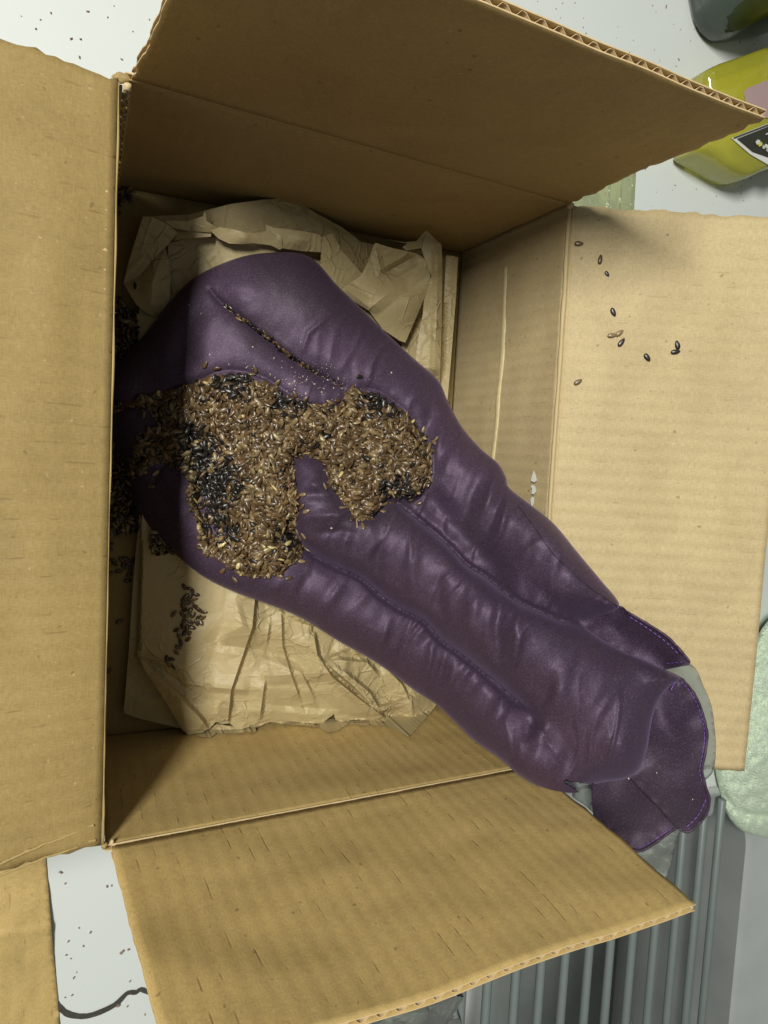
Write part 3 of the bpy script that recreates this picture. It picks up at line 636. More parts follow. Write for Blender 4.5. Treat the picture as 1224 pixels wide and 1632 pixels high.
# ------------------------------------------------------------------ the purple bag
bag_out = [(167, 640), (168, 604), (190, 578), (222, 543), (250, 508), (285, 465), (305, 446), (340, 426), (390, 408), (440, 402), (482, 405), (508, 421), (535, 452), (570, 486), (615, 530), (660, 572), (698, 606), (714, 640), (736, 680), (765, 714), (793, 738), (806, 760), (812, 778), (850, 808), (884, 836), (922, 882), (958, 925), (986, 960), (978, 975),
           (945, 984), (924, 989), (940, 1005), (958, 1018), (992, 1037), (1035, 1055), (1060, 1067), (1080, 1076), (1084, 1083), (1060, 1102), (1044, 1130), (1036, 1165), (1030, 1200), (1016, 1230), (995, 1242), (968, 1246), (945, 1251), (925, 1262), (900, 1263), (862, 1254), (830, 1238), (795, 1208), (755, 1180), (722, 1148), (694, 1122), (660, 1100), (620, 1070), (580, 1044), (540, 1022),
           (480, 985), (430, 964), (370, 942), (321, 917), (277, 881), (248, 852), (233, 836), (216, 806), (208, 770), (195, 730), (178, 690)]
BO = spline(bag_out, 3.2)
bz = tps([(168, 620, 12), (230, 560, 16), (300, 450, 20), (400, 415, 26), (480, 412, 30), (400, 500, 34), (560, 490, 36), (700, 620, 46), (500, 600, 42), (790, 745, 76), (850, 820, 102), (700, 740, 62), (216, 806, 14), (340, 920, 26), (250, 700, 18), (400, 800, 38),
          (430, 960, 32), (560, 1030, 40), (690, 1118, 56), (600, 920, 54), (700, 1000, 72), (760, 1040, 88), (820, 1060, 106), (800, 940, 98), (830, 1238, 119), (760, 1180, 88), (900, 1262, 133), (900, 1120, 124), (940, 1200, 133), (1000, 1180, 140), (940, 930, 126), (880, 870, 114), (986, 962, 135), (924, 989, 123), (990, 1037, 135), (1080, 1076, 151), (1044, 1130, 146), (1020, 1220, 143), (950, 1060, 131), (860, 960, 116), (850, 1150, 114)], 5e-3)
S1 = spline([(455, 832), (470, 858), (492, 880), (540, 906), (575, 922), (610, 952), (640, 972), (675, 990), (700, 1018), (740, 1048), (780, 1080), (815, 1110), (850, 1137)], 8, False)
S2 = spline([(630, 800), (680, 838), (715, 868), (745, 900), (775, 918), (800, 940), (830, 960), (870, 978), (900, 990), (922, 994)], 8, False)
S2b = spline([(800, 936), (840, 940), (880, 952), (905, 968), (922, 984)], 8, False)
S3 = spline([(335, 462), (352, 482), (385, 508), (430, 545), (480, 582), (545, 617)], 8, False)
S5 = spline([(168, 650), (215, 634), (262, 624), (318, 606), (350, 592), (385, 592), (422, 602), (462, 628), (505, 648), (540, 648), (556, 622)], 8, False)
S6 = spline([(556, 622), (600, 622), (645, 655), (676, 690), (690, 720), (686, 770), (660, 800), (630, 800)], 8, False)
S8 = spline([(468, 728), (500, 722), (520, 770), (548, 812), (572, 830), (602, 822), (630, 800)], 8, False)
S9 = spline([(240, 780), (262, 740), (300, 735)], 8, False)
heap = [(172, 650), (215, 636), (262, 624), (320, 607), (345, 598), (385, 597), (420, 608), (450, 631), (500, 645), (538, 648), (550, 632), (560, 618), (600, 628), (640, 655), (672, 690), (688, 715), (684, 770), (655, 792), (622, 790), (604, 800), (600, 822), (572, 830), (548, 804), (528, 775), (515, 738), (490, 722), (466, 728),
        (468, 760), (473, 800), (470, 850), (485, 872), (472, 892), (450, 915), (395, 918), (350, 892), (320, 872), (318, 840), (302, 800), (303, 765), (290, 742), (250, 738), (232, 745), (212, 760), (208, 745), (222, 710), (226, 692), (258, 674), (238, 654), (205, 652), (176, 658)]
seams = [(S1, .9, 26, 1.0), (S2, 1.0, 46, .9), (S3, .8, 36, .25), (S5, .45, 30, .2), (S6, .35, 26, .35), (S8, .35, 20, .4), (S9, .3, 20, .2)]
folds = [([(560, 835), (548, 870), (545, 915)], 1.5, 12), ([(610, 850), (600, 900), (604, 940)], -1.5, 12), ([(662, 860), (655, 920), (662, 965)], 1.7, 15), ([(700, 900), (698, 960), (705, 1000)], -1.5, 14), ([(760, 930), (748, 990), (752, 1040)], 1.9, 17),
         ([(800, 948), (792, 1000), (798, 1060)], -2.8, 15), ([(828, 975), (822, 1030), (812, 1085)], 2.2, 13), ([(620, 985), (610, 1020), (600, 1050)], 1.2, 9), ([(655, 1000), (640, 1040), (630, 1070)], -1.3, 10), ([(690, 1022), (684, 1060), (672, 1100)], 1.4, 8), ([(712, 1036), (700, 1080), (690, 1110)], -1.4, 8), ([(728, 1048), (716, 1090), (708, 1120)], 1.2, 8),
         ([(545, 930), (520, 965), (505, 990)], 1.0, 11), ([(500, 905), (480, 940), (470, 970)], -1.0, 11), ([(855, 1137), (842, 1160), (838, 1185)], -1.5, 14), ([(850, 1137), (870, 1110), (880, 1080)], -1.4, 12), ([(866, 1150), (862, 1185)], 1.4, 16), ([(900, 1030), (890, 1080), (885, 1140)], 1.2, 22),
         ([(716, 650), (704, 690), (690, 735)], 2.0, 12), ([(690, 640), (680, 680), (672, 700)], -1.4, 12), ([(735, 690), (715, 740), (700, 790)], 1.2, 14), ([(770, 745), (752, 790), (735, 850)], -1.6, 14), ([(793, 748), (780, 790), (765, 830)], 1.8, 10), ([(806, 775), (792, 815), (780, 850)], -1.6, 9), ([(812, 790), (795, 850), (765, 895)], 1.7, 10),
         ([(480, 565), (492, 530), (520, 506), (548, 492)], .8, 6), ([(586, 610), (596, 575), (612, 545)], .9, 6), ([(470, 790), (500, 788), (530, 790)], -1.6, 12), ([(480, 825), (520, 822), (556, 818), (590, 838)], 1.8, 12), ([(500, 850), (540, 846), (570, 850)], -1.4, 10), ([(490, 770), (515, 775)], 1.0, 9),
         ([(205, 745), (260, 780), (330, 850)], -.8, 25), ([(262, 770), (285, 800), (300, 850)], 1.5, 20), ([(960, 1120), (1010, 1090), (1050, 1078)], -.9, 16), ([(960, 1200), (1010, 1180)], 1.0, 25), ([(870, 850), (905, 905), (950, 955)], .9, 22), ([(330, 470), (300, 520), (290, 600)], -2.0, 26), ([(420, 960), (450, 925)], 1.0, 9), ([(395, 948), (420, 915)], -.9, 9)]
tube = [(466, 742), (474, 728), (496, 724), (516, 740), (532, 778), (552, 806), (575, 824), (600, 820), (625, 802), (650, 812), (680, 838), (715, 868), (745, 900), (775, 918), (800, 940), (830, 960), (870, 978), (900, 990), (922, 994), (958, 1018), (1035, 1055), (1080, 1078), (1040, 1130), (1025, 1200), (990, 1238), (930, 1240), (880, 1190), (850, 1140),
        (815, 1110), (780, 1080), (740, 1048), (700, 1018), (675, 990), (640, 972), (610, 952), (575, 922), (540, 906), (492, 880), (470, 858), (466, 800)]
TUBE = spline(tube, 8); TUBEc = np.vstack([TUBE, TUBE[:1]])
lobes = [(spline([(520, 800), (590, 855), (680, 920), (760, 975), (850, 1035), (920, 1100), (975, 1160), (1000, 1190)], 8, False), 9, 88), (spline([(430, 925), (530, 970), (620, 1025), (700, 1085), (780, 1150), (850, 1200)], 8, False), 5, 58),
         (spline([(740, 720), (800, 790), (860, 860), (920, 930)], 8, False), 4, 55), (spline([(400, 450), (470, 480), (560, 560), (650, 630)], 8, False), 4, 60)]
BOc = np.vstack([BO, BO[:1]])
def bag_z(x, y, clear=True):
    x = np.asarray(x, float); y = np.asarray(y, float)
    z = bz(x, y)
    do, so, _, _ = dist_line(x, y, BOc)
    big = np.clip((x - 300) / 500, 0, 1)
    amp = 9.5 + 3 * big
    puff = np.sqrt(np.clip(1 - (1 - np.clip(do / 46, 0, 1)) ** 2, 0, 1))
    rip = np.zeros(x.shape)
    nz1 = fbm(x / 60, y / 60, 4, 2)
    for (ln, dep, wd, gt) in seams:
        d, s, sd, tot = dist_line(x, y, ln); d = np.sqrt(d * d + 1.)
        e = np.clip(np.minimum(s, tot - s) / 30, 0, 1) * .7 + .3
        if ln is S1: e = np.where(s > tot / 2, np.clip((tot - s) / 40, 0, 1), 1)
        dn = np.clip(d / wd, 0, 1); prof = 1 - np.sqrt(np.clip(1 - (1 - dn) ** 2, 0, 1))
        puff = puff - dep * e * prof * .80
        rip += gt * np.exp(-d / 24.) * (1 - np.exp(-d / 5.)) * np.sin(s / 5.2 + 2.6 * vnoise(s / 28, sd * 3, 3) + 1.3 * nz1 + sd) * (.35 + 1.2 * vnoise(s / 33., sd * 7, 8) ** 2) * 1.35
        if gt > .8: rip += .55 * np.exp(-d / 11.) * (1 - np.exp(-d / 2.5)) * np.sin(s / 2.5 + 2.2 * vnoise(s / 17, sd * 5, 43)) * np.clip(.4 + vnoise(s / 41., sd * 3, 48), 0, 1.4) * np.clip((x - 520) / 150, 0, 1)
        if ln is S1 or ln is S3 or ln is S2: z = z - 2.2 * e * np.clip(1 - d / 7.0, 0, 1) - (4 if ln is S1 else 3) * e * np.clip(1 - d / 2.5, 0, 1)
    hem = np.clip((x - 620) / 200, 0, 1)
    rip += hem * .7 * np.exp(-do / 20) * (1 - np.exp(-do / 5)) * np.sin(so / 6. + 2 * vnoise(so / 40, so * 0, 5)) * (.4 + vnoise(so / 37., so * 0 + 5, 9) ** 2)
    rip += hem * .38 * np.exp(-np.abs(do - 16) / 8) * np.sin(so / 2.4 + 2.4 * vnoise(so / 19, so * 0, 51)) * np.clip(.3 + vnoise(so / 45., so * 0 + 2, 52), 0, 1.3)
    dome = amp * np.maximum(puff, -.25)
    z = z + dome + rip + .9 * fbm(x / 75, y / 75, 12, 2) + .18 * fbm(x / 24, y / 24, 15, 2) * np.clip(do / 20, 0, 1)
    dt = dist_line(x, y, TUBEc)[0]; it = inside(x, y, TUBE)
    z = z + np.where(it, 6.0 * (1 - np.exp(-(dt / 9) ** 1.3)), 0) * np.clip((925 - x) / 140, 0, 1) - np.where(it, 0, 2.2 * np.exp(-dt / 16)) * np.clip((900 - x) / 120, 0, 1) * np.clip((x - 470) / 30, 0, 1)
    for (ln, h, wd) in lobes:
        d, s, sd, tot = dist_line(x, y, ln); z = z + h * np.clip(1 - (d / wd) ** 2, 0, 1) ** 1.6
    for (ln, h, wd) in folds:
        d, s, sd, tot = dist_line(x, y, ln); e = np.clip(np.minimum(s, tot - s) / (tot * .35), 0, 1)
        z = z + h * 1.6 * np.exp(-(d / wd) ** 2 * 1.6) * (.25 + .75 * e)
    band = np.clip((x - 440) / 120, 0, 1) * np.clip(do / 14, 0, 1)
    uu = (x + .22 * y) / 27 + .8 * vnoise(x / 90, y / 90, 31); z = z + .35 * band * (vnoise(uu, y / 95, 33) + .5 * vnoise(uu * 2.1, y / 60, 35)) + .8 * (1 - band) * vnoise((x + y) / 60, (x - y) / 60, 36)
    rn = vnoise((x + .3 * y) / 40 + .7 * vnoise(x / 60, y / 60, 61), y / 130, 62); z = z + .9 * band * np.clip(1 - np.abs(rn) * 3.2, 0, 1)
    rn = vnoise((x - .5 * y) / 70 + .6 * vnoise(x / 50, y / 50, 63), (y + .5 * x) / 90, 64); z = z + .2 * np.clip(1 - np.abs(rn) * 4, 0, 1) * np.clip(do / 14, 0, 1)
    # valley between upper and middle lobes where the fabric drops
    d, s, sd, tot = dist_line(x, y, spline([(800, 936), (850, 952), (900, 975), (950, 988)], 8, False)); z = z - 3.5 * np.exp(-(d / 22) ** 2)
    d, s, sd, tot = dist_line(x, y, spline([(690, 800), (735, 850), (790, 910)], 8, False)); z = z - 8 * np.exp(-(d / 24) ** 2)
    # fabric pushed down under the heap
    dh = dist_line(x, y, np.vstack([heap, heap[:1]]))[0]; ins = inside(x, y, heap)
    z = z - np.where(ins, 4.5 * np.clip(dh / 12, 0, 1), 0)
    z = z * .001
    if clear:
        hz = hit(x, y, ('right', 'bottom', 'floor')) + .0018
        k = .0022; z = hz + k * np.logaddexp(0, np.clip((z - hz) / k, -30, 60)) * 1.0
    return z
def bag_under(x, y, z):
    do = dist_line(x, y, BOc)[0]; t_ = .001 + .012 * np.clip(do / 45, 0, 1) ** .7
    return np.minimum(z - .0009, np.maximum(z - t_, hit(x, y, ('right', 'bottom', 'floor')) + .0004))
pb = empty('purple_satin_bag'); tag(pb, 'torn purple satin heat pack spilling flax seeds, lying across the open box', 'bag')
sheet('cover', BO, bag_z, 2.7, 0, MS, pb, True, bag_under, (S1, S2, S3, resample(tube[:8], 6), resample(tube[-4:] + tube[:1], 6)))

def hemflap(name, pts, ctrl, mat, sp=3.5, clamp=True, ripple=.5):
    out = spline([p[:2] for p in pts], 3.2); oc = np.vstack([out, out[:1]]); f = tps([p for p in pts if len(p) > 2] + list(ctrl), 2e-3)
    def zf(x, y):
        d, s, _, _ = dist_line(x, y, oc)
        z = f(x, y) + ripple * np.sin(s / 7. + 2 * vnoise(s / 30, s * 0, 3)) * np.exp(-d / 10) + .5 * fbm(x / 34, y / 34, 21, 2) + .5 * np.exp(-(d / 3.) ** 2)
        z = z * .001
        return np.where(y < 1224, np.maximum(z, hit(x, y, ('right',)) + .0008), z) if clamp else z
    sheet(name, out, zf, sp, .0009, mat, pb, True)
    return zf
zf1 = hemflap('tail_flap', [(1081, 1079, 151), (1098, 1094, 154), (1114, 1118, 157), (1123, 1145, 158.5), (1128, 1172, 159.5), (1125, 1200, 160), (1120, 1227, 160), (1125, 1250, 160), (1132, 1275, 159), (1128, 1296, 157), (1117, 1312, 155), (1096, 1327, 153), (1080, 1320, 151), (1055, 1292, 148.5), (1030, 1266, 146), (1004, 1238, 142.5), (1000, 1215, 139), (1010, 1180, 140), (1020, 1140, 143), (1040, 1105, 147)],
        [(1062, 1150, 153), (1050, 1200, 150), (1095, 1150, 154), (1100, 1200, 156.5), (1075, 1175, 156), (1080, 1250, 155), (1100, 1290, 156)], MS2)
zf2 = hemflap('tail_flap', [(950, 1226, 130), (1005, 1212, 138.5), (1055, 1237, 143.5), (1088, 1264, 147.5), (1094, 1300, 149), (1082, 1319, 148), (1066, 1330, 147), (1045, 1344, 144), (1024, 1357, 142), (1008, 1356, 139), (985, 1345, 134), (955, 1325, 128), (946, 1290, 126), (945, 1258, 127)],
        [(985, 1280, 138), (1010, 1300, 137), (1040, 1320, 142), (975, 1300, 132)], MS2, clamp=False)
zf3 = hemflap('tail_flap', [(920, 986, 120.5), (955, 976, 127), (988, 966, 134), (1003, 976, 140), (1032, 993, 148), (1063, 1013, 156), (1085, 1036, 160), (1100, 1056, 163), (1090, 1061, 161), (1066, 1066, 152), (1050, 1068, 147), (1020, 1058, 141), (990, 1045, 133), (952, 1022, 126)],
        [(1010, 1020, 136), (1040, 1040, 144), (970, 1000, 127)], MS2)
# hem stitching: short pale purple thread stitches
def stitches(name, line, zf, step=7.5, ln=5.0, w_=.00028, lift=.0004, off=0):
    P = spline(line, 1.0, False); d = np.r_[0, np.cumsum(np.hypot(*np.diff(P, axis=0).T))]
    V = []; F = []
    for s in np.arange(2, d[-1] - ln, step):
        a = np.array([np.interp(s, d, P[:, 0]), np.interp(s, d, P[:, 1])]); b = np.array([np.interp(s + ln, d, P[:, 0]), np.interp(s + ln, d, P[:, 1])])
        pa = at(a[0], a[1], zf(np.array([a[0]]), np.array([a[1]]))[0] + lift); pb_ = at(b[0], b[1], zf(np.array([b[0]]), np.array([b[1]]))[0] + lift)
        dr = pb_ - pa; dr /= np.linalg.norm(dr); sx = np.cross(dr, [0, 0, 1]); sx /= np.linalg.norm(sx); up = np.cross(sx, dr); k = len(V)
        for (p, r) in ((pa, .5), (pa * .7 + pb_ * .3, 1), (pa * .3 + pb_ * .7, 1), (pb_, .5)):
            for q_ in ((1, 0), (0, 1), (-1, 0), (0, -1)): V.append(p + (sx * q_[0] + up * q_[1]) * w_ * r)
        for j in range(3):
            for i in range(4): F.append((k + j * 4 + i, k + j * 4 + (i + 1) % 4, k + (j + 1) * 4 + (i + 1) % 4, k + (j + 1) * 4 + i))
    return mesh(name, V, F, MTH, pb, True)
stitches('stitching', [(1084, 1085), (1098, 1100), (1110, 1120), (1119, 1146), (1123, 1172), (1120, 1200), (1115, 1228), (1120, 1250)], zf1)
stitches('stitching', [(1126, 1272), (1118, 1290), (1109, 1304), (1094, 1318)], zf1, 8, 6)
stitches('stitching', [(1072, 1320), (1054, 1330), (1034, 1344), (1016, 1350)], zf2, 8, 5.5)
stitches('stitching', [(1002, 982), (1030, 1000), (1060, 1022), (1085, 1046)], zf3, 9, 6)
stitches('stitching', [(1060, 1058), (1078, 1056), (1094, 1054)], zf3, 7, 5)
# rolled hem along the tail edges and a seam line on the upper lobe
def hemroll(line, zf, r, mat=MS, nm='hem'):
    P = spline(line, 3, False); z = zf(P[:, 0], P[:, 1]); q_ = at(P[:, 0], P[:, 1], z)
    ridge(nm, q_, r, mat, pb, .7, 3, .0001)
hemroll([(1081, 1080), (1098, 1094), (1113, 1118), (1122, 1145), (1127, 1172), (1124, 1200), (1119, 1227), (1124, 1250), (1131, 1275), (1127, 1295), (1116, 1311), (1097, 1326), (1082, 1321)], zf1, .0009)
hemroll([(1078, 1318), (1062, 1331), (1045, 1343), (1023, 1356), (1008, 1354)], zf2, .0009)
hemroll([(1000, 975), (1032, 994), (1063, 1014), (1085, 1037), (1099, 1055), (1088, 1060), (1062, 1064)], zf3, .0007)
MSD = m_plain('dark seam thread', (.018, .010, .024), .6)
for ln in ([(826, 806), (850, 838), (880, 880), (912, 912), (945, 940), (984, 966)],):
    P = spline(ln, 3, False); z = bag_z(P[:, 0], P[:, 1]); ridge('seam', at(P[:, 0], P[:, 1], z + .00005), .00032, MSD, pb, .6, 3, .0001)
for ln in ():
    P = spline(ln[1:-1:3], 3, False); z = bag_z(P[:, 0], P[:, 1]); ridge('seam', at(P[:, 0], P[:, 1], z + .0007), .0007, MSD, pb, .7, 3, 0)
# loose thread ends
for a in ([(1078, 1084), (1071, 1096), (1069, 1100)], [(568, 828), (569, 834), (569, 842)]):
    P = spline(a, 2, False); z = (zf1 if a[0][0] > 1000 else bag_z)(P[:, 0], P[:, 1]) + .0022; ridge('loose_thread', at(P[:, 0], P[:, 1], z), .00022, MTH if a[0][0] > 1000 else MCREASE, pb, 1, 1, 0)

# clear plastic liner sticking out below the tail
plz = tps([(1060, 1060, 143.5), (1103, 1060, 151), (1134, 1125, 156.5), (1141, 1190, 158), (1137, 1225, 157), (1100, 1262, 146), (1078, 1345, 133), (1062, 1402, 122), (1000, 1340, 116), (1000, 1100, 134), (930, 1250, 106), (925, 1290, 102)], 2e-3)
PLM = m_clear('thin clear plastic', (.86, .88, .86), body=(.62, .66, .60), bodyw=.42, gl=.3, rough=.12)
o = sheet('plastic_liner', spline([(1060, 1058), (1103, 1060), (1122, 1095), (1134, 1125), (1139, 1160), (1141, 1190), (1138, 1225), (1128, 1240), (1100, 1262), (1090, 1310), (1078, 1345), (1062, 1402), (1040, 1388), (985, 1340), (940, 1290), (912, 1268), (930, 1252), (1000, 1240), (1020, 1100)], 5),
          lambda x, y: np.where(y < 1224, np.maximum((plz(x, y) + .3 * fbm(x / 22, y / 22, 2, 3)) * .001, hit(x, y, ('right',)) + .0004), (plz(x, y) + .9 * fbm(x / 18, y / 18, 2, 3)) * .001), 6, .0002, PLM)
tag(o, 'thin clear plastic liner poking out from under the purple tail at the box corner', 'plastic')
pl2 = tps([(580, 1640, 4), (720, 1600, 6), (740, 1640, 3), (650, 1620, 10)])
o = sheet('plastic_wrap', spline([(600, 1650), (640, 1600), (700, 1590), (738, 1590), (728, 1610), (735, 1640), (700, 1665)], 5), lambda x, y: (pl2(x, y) + 3 + 3 * facets(4, 30, (580, 1580, 750, 1670), 1)(x, y)) * .001, 5, .0002, PLM, smooth=False)
tag(o, 'crinkled clear plastic scrap on the rack below the near flap', 'plastic')

# ------------------------------------------------------------------ flax seeds
def seed_mesh(k, low=False):
    r = np.random.default_rng(40 + k); n, m_ = (7, 5) if low else (10, 7)
    Ls, Ws, Ts = .0049 * r.uniform(.9, 1.1), .00245 * r.uniform(.9, 1.12), .00105 * r.uniform(.9, 1.2)
    V = [(Ls / 2, 0, 0)]; F = []
    for j in range(1, m_):
        t = math.pi * j / m_; x = math.cos(t); rad = math.sin(t) ** (1.15 if x > 0 else .9) * (1 - .18 * x)
        for i in range(n):
            a = 2 * math.pi * i / n; V.append((x * Ls / 2, rad * Ws / 2 * math.cos(a), rad * Ts / 2 * math.sin(a)))
    V.append((-Ls / 2, 0, 0))
    for i in range(n): F.append((0, 1 + i, 1 + (i + 1) % n))
    for j in range(m_ - 2):
        for i in range(n): a = 1 + j * n + i; b = 1 + j * n + (i + 1) % n; F.append((a, a + n, b + n, b))
    e = len(V) - 1
    for i in range(n): F.append((e, 1 + (m_ - 2) * n + (i + 1) % n, 1 + (m_ - 2) * n + i))
    return np.array(V), F
SMAT = {'brown': m_seed('brown flax', (.108, .064, .028), .36), 'tan': m_seed('light brown flax', (.195, .134, .062), .38, 1), 'umber': m_seed('dark brown flax', (.075, .042, .020), .3, 4), 'dark': m_seed('near-black flax', (.016, .012, .009), .38, 2), 'gold': m_seed('golden flax', (.46, .36, .16), .35, 3)}
SM = {}
for c in SMAT:
    for k in range(3):
        V, F = seed_mesh(k); me = bpy.data.meshes.new('flax_seed'); me.from_pydata([tuple(v) for v in V], [], F); me.update(); me.polygons.foreach_set('use_smooth', [True] * len(F)); me.materials.append(SMAT[c]); SM[(c, k)] = me
def frame(n, ang, tilt=0, roll=0):
    n = Vector(n).normalized(); q_ = n.to_track_quat('Z', 'Y')
    return q_.to_matrix() @ Matrix.Rotation(ang, 3, 'Z') @ Matrix.Rotation(tilt, 3, 'Y') @ Matrix.Rotation(roll, 3, 'X')
NS = [0]
def put_seed(p, n, ang, tilt, roll, c, label, group, sc=.84):
    o = bpy.data.objects.new('flax_seed', SM[(c, random.randrange(3))]); C.objects.link(o); NS[0] += 1
    o.matrix_world = Matrix.Translation(Vector(p)) @ frame(n, ang, tilt, roll).to_4x4() @ Matrix.Scale(sc, 4)
    tag(o, label, 'seed', group); return o
class Mass:
    def __init__(s): s.V = []; s.F = []; s.m = []; s.n = 0
    def add(s, p, n, ang, tilt, roll, c, sc=1.03):
        V, F = LOW[random.randrange(3)]; R = np.array(frame(n, ang, tilt, roll)); s.V.append(V @ R.T * sc + np.asarray(p))
        s.F += [tuple(i + s.n for i in f) for f in F]; s.m += [c] * len(F); s.n += len(V)
    def build(s, name, label):
        me = bpy.data.meshes.new(name); me.from_pydata([tuple(v) for v in np.vstack(s.V)], [], s.F); me.update()
        keys = list(SMAT)
        for k in keys: me.materials.append(SMAT[k])
        me.polygons.foreach_set('material_index', [keys.index(c) for c in s.m]); me.polygons.foreach_set('use_smooth', [True] * len(s.F))
        o = bpy.data.objects.new(name, me); C.objects.link(o); tag(o, label, kind='stuff'); return o
LOW = [seed_mesh(k, True) for k in range(3)]
hc = np.vstack([heap, heap[:1]])
pits = [(325, 730, 30), (345, 765, 34), (335, 800, 26), (350, 840, 26), (372, 762, 20), (382, 612, 20), (372, 606, 16), (350, 615, 12), (600, 640, 22), (628, 650, 16), (640, 775, 20), (620, 780, 14), (522, 698, 8), (460, 860, 16), (450, 640, 16), (480, 640, 14), (300, 690, 16), (310, 700, 18)]  # spots where the heap dips and most seeds are near-black
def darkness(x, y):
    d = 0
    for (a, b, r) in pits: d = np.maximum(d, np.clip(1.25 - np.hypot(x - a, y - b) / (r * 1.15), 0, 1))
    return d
mound = tps([(172, 650, 1), (320, 660, 4), (400, 640, 5), (450, 700, 6), (430, 800, 8), (400, 880, 6), (330, 780, 0), (250, 690, 4), (540, 680, 5), (600, 700, 9), (640, 720, 9), (580, 790, 6), (560, 720, 9), (480, 680, 4), (345, 850, 0), (350, 740, -1)], 5e-3)
def heap_z(x, y):
    d = dist_line(x, y, hc)[0]
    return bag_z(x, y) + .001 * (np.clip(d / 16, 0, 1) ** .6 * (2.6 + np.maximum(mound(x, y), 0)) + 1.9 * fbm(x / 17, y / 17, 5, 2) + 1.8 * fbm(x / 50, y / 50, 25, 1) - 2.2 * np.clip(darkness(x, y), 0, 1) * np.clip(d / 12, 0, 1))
# low bed under the heap; its near-black colour stands for shade between seeds
bedo = sheet('seed_bed', straight(heap, 5), lambda x, y: heap_z(x, y) - .0016 - .001 * np.exp(-dist_line(x, y, hc)[0] / 4), 5, 0, SMAT['dark'], None, True, lambda x, y, z: bag_z(x, y) - .001)
tag(bedo, 'bed under the flax seed heap, coloured dark like its shaded gaps', kind='stuff')
# Poisson-ish positions
cand = rng.uniform((160, 590), (700, 925), (60000, 2)); cand = cand[inside(cand[:, 0], cand[:, 1], heap)]
def thin(cand, rmin, nmax):
    grid = {}; out = []
    for p in cand:
        k = (int(p[0] / rmin), int(p[1] / rmin)); ok = True
        for i in (-1, 0, 1):
            for j in (-1, 0, 1):
                for q_ in grid.get((k[0] + i, k[1] + j), ()):
                    if (q_[0] - p[0]) ** 2 + (q_[1] - p[1]) ** 2 < rmin * rmin: ok = False; break
                if not ok: break
            if not ok: break
        if ok:
            grid.setdefault(k, []).append(p); out.append(p)
            if len(out) >= nmax: break
    return np.array(out)
lay = [(thin(cand, 5.7, 9999), -.0008), (thin(cand[20000:], 6.4, 9999), .0001), (thin(cand[9000:], 7.4, 9999), .0009)]
HG = 'flax seeds loose on top of the spilled heap'
mass = Mass(); top = []
def normal_at(x, y, zf, e=3.0):
    a, b, c = [at(xx, yy, zf(np.array([xx]), np.array([yy]))[0]) for xx, yy in ((x, y), (x + e, y), (x, y + e))]
    n = np.cross(b - a, c - a); n /= np.linalg.norm(n); return n if n[2] > 0 else -n
for li, (pts, lift) in enumerate(lay):
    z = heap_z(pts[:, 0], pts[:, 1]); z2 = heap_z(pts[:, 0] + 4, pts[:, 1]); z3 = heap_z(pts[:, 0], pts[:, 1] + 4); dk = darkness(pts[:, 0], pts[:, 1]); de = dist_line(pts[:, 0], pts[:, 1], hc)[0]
    A = at(pts[:, 0], pts[:, 1], z); B = at(pts[:, 0] + 4, pts[:, 1], z2); Cc = at(pts[:, 0], pts[:, 1] + 4, z3); N = np.cross(B - A, Cc - A); N *= np.sign(N[:, 2:3]); N /= np.linalg.norm(N, axis=1)[:, None]
    for i in range(len(pts)):
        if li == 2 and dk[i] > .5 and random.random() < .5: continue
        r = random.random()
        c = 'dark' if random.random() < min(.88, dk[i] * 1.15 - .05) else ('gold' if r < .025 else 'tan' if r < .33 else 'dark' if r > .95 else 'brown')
        ar = (A[i] + np.array([0, 0, lift * min(1, de[i] / 10)]), N[i], random.uniform(0, 6.28), random.gauss(0, .33), random.gauss(0, .45), c)
        if li == 2: top.append((ar, de[i]))
        else: mass.add(*ar)
random.shuffle(top); nind = 150
for k, (ar, d_) in enumerate(top):
    if k < nind:
        c = ar[5]; lab = {'brown': 'glossy brown flax seed loose on top of the spilled heap', 'tan': 'light brown flax seed loose on top of the spilled heap', 'dark': 'near-black flax seed among the spilled heap', 'gold': 'pale golden flax seed standing out in the spilled heap'}[c]
        o = put_seed(ar[0] + np.array([0, 0, .0004]), *ar[1:], lab, HG, 1.06)
    else: mass.add(*ar)
mass.build('heaped_flax_seeds', 'mass of brown flax seeds spilled from the torn purple bag')
# fringe of loose seeds round the heap
fr = [(181, 648), (190, 645), (229, 661), (213, 722), (206, 755), (248, 754), (241, 775), (461, 742), (463, 730), (680, 768), (686, 764), (660, 790), (655, 797), (460, 922), (446, 918), (228, 752), (694, 700), (470, 780)]
for _ in range(44):
    k_ = random.randrange(len(heap)); a_, b_ = heap[k_], heap[(k_ + 1) % len(heap)]; t_ = random.random(); x_ = a_[0] + (b_[0] - a_[0]) * t_; y_ = a_[1] + (b_[1] - a_[1]) * t_
    nx_, ny_ = (b_[1] - a_[1]), -(b_[0] - a_[0]); l_ = math.hypot(nx_, ny_); d_ = abs(random.gauss(0, 9)) + 1; x_ += nx_ / l_ * d_; y_ += ny_ / l_ * d_
    if not inside(np.array([x_]), np.array([y_]), heap)[0] and inside(np.array([x_ - 6]), np.array([y_]), BO)[0]: fr.append((x_, y_))
for (x, y) in fr:
    z = bag_z(np.array([x]), np.array([y]))[0]; p = at(x, y, z + .0009)
    lab = 'single flax seed on the purple satin just outside the heap'
    if (x, y) == (460, 922): lab = 'pale flax seed alone on the satin below the heap'
    put_seed(p, normal_at(x, y, bag_z), random.uniform(0, 6.28), random.gauss(0, .1), 0, random.choice(('brown', 'tan')), lab, None if (x, y) == (460, 922) else 'flax seeds strewn round the edge of the heap')
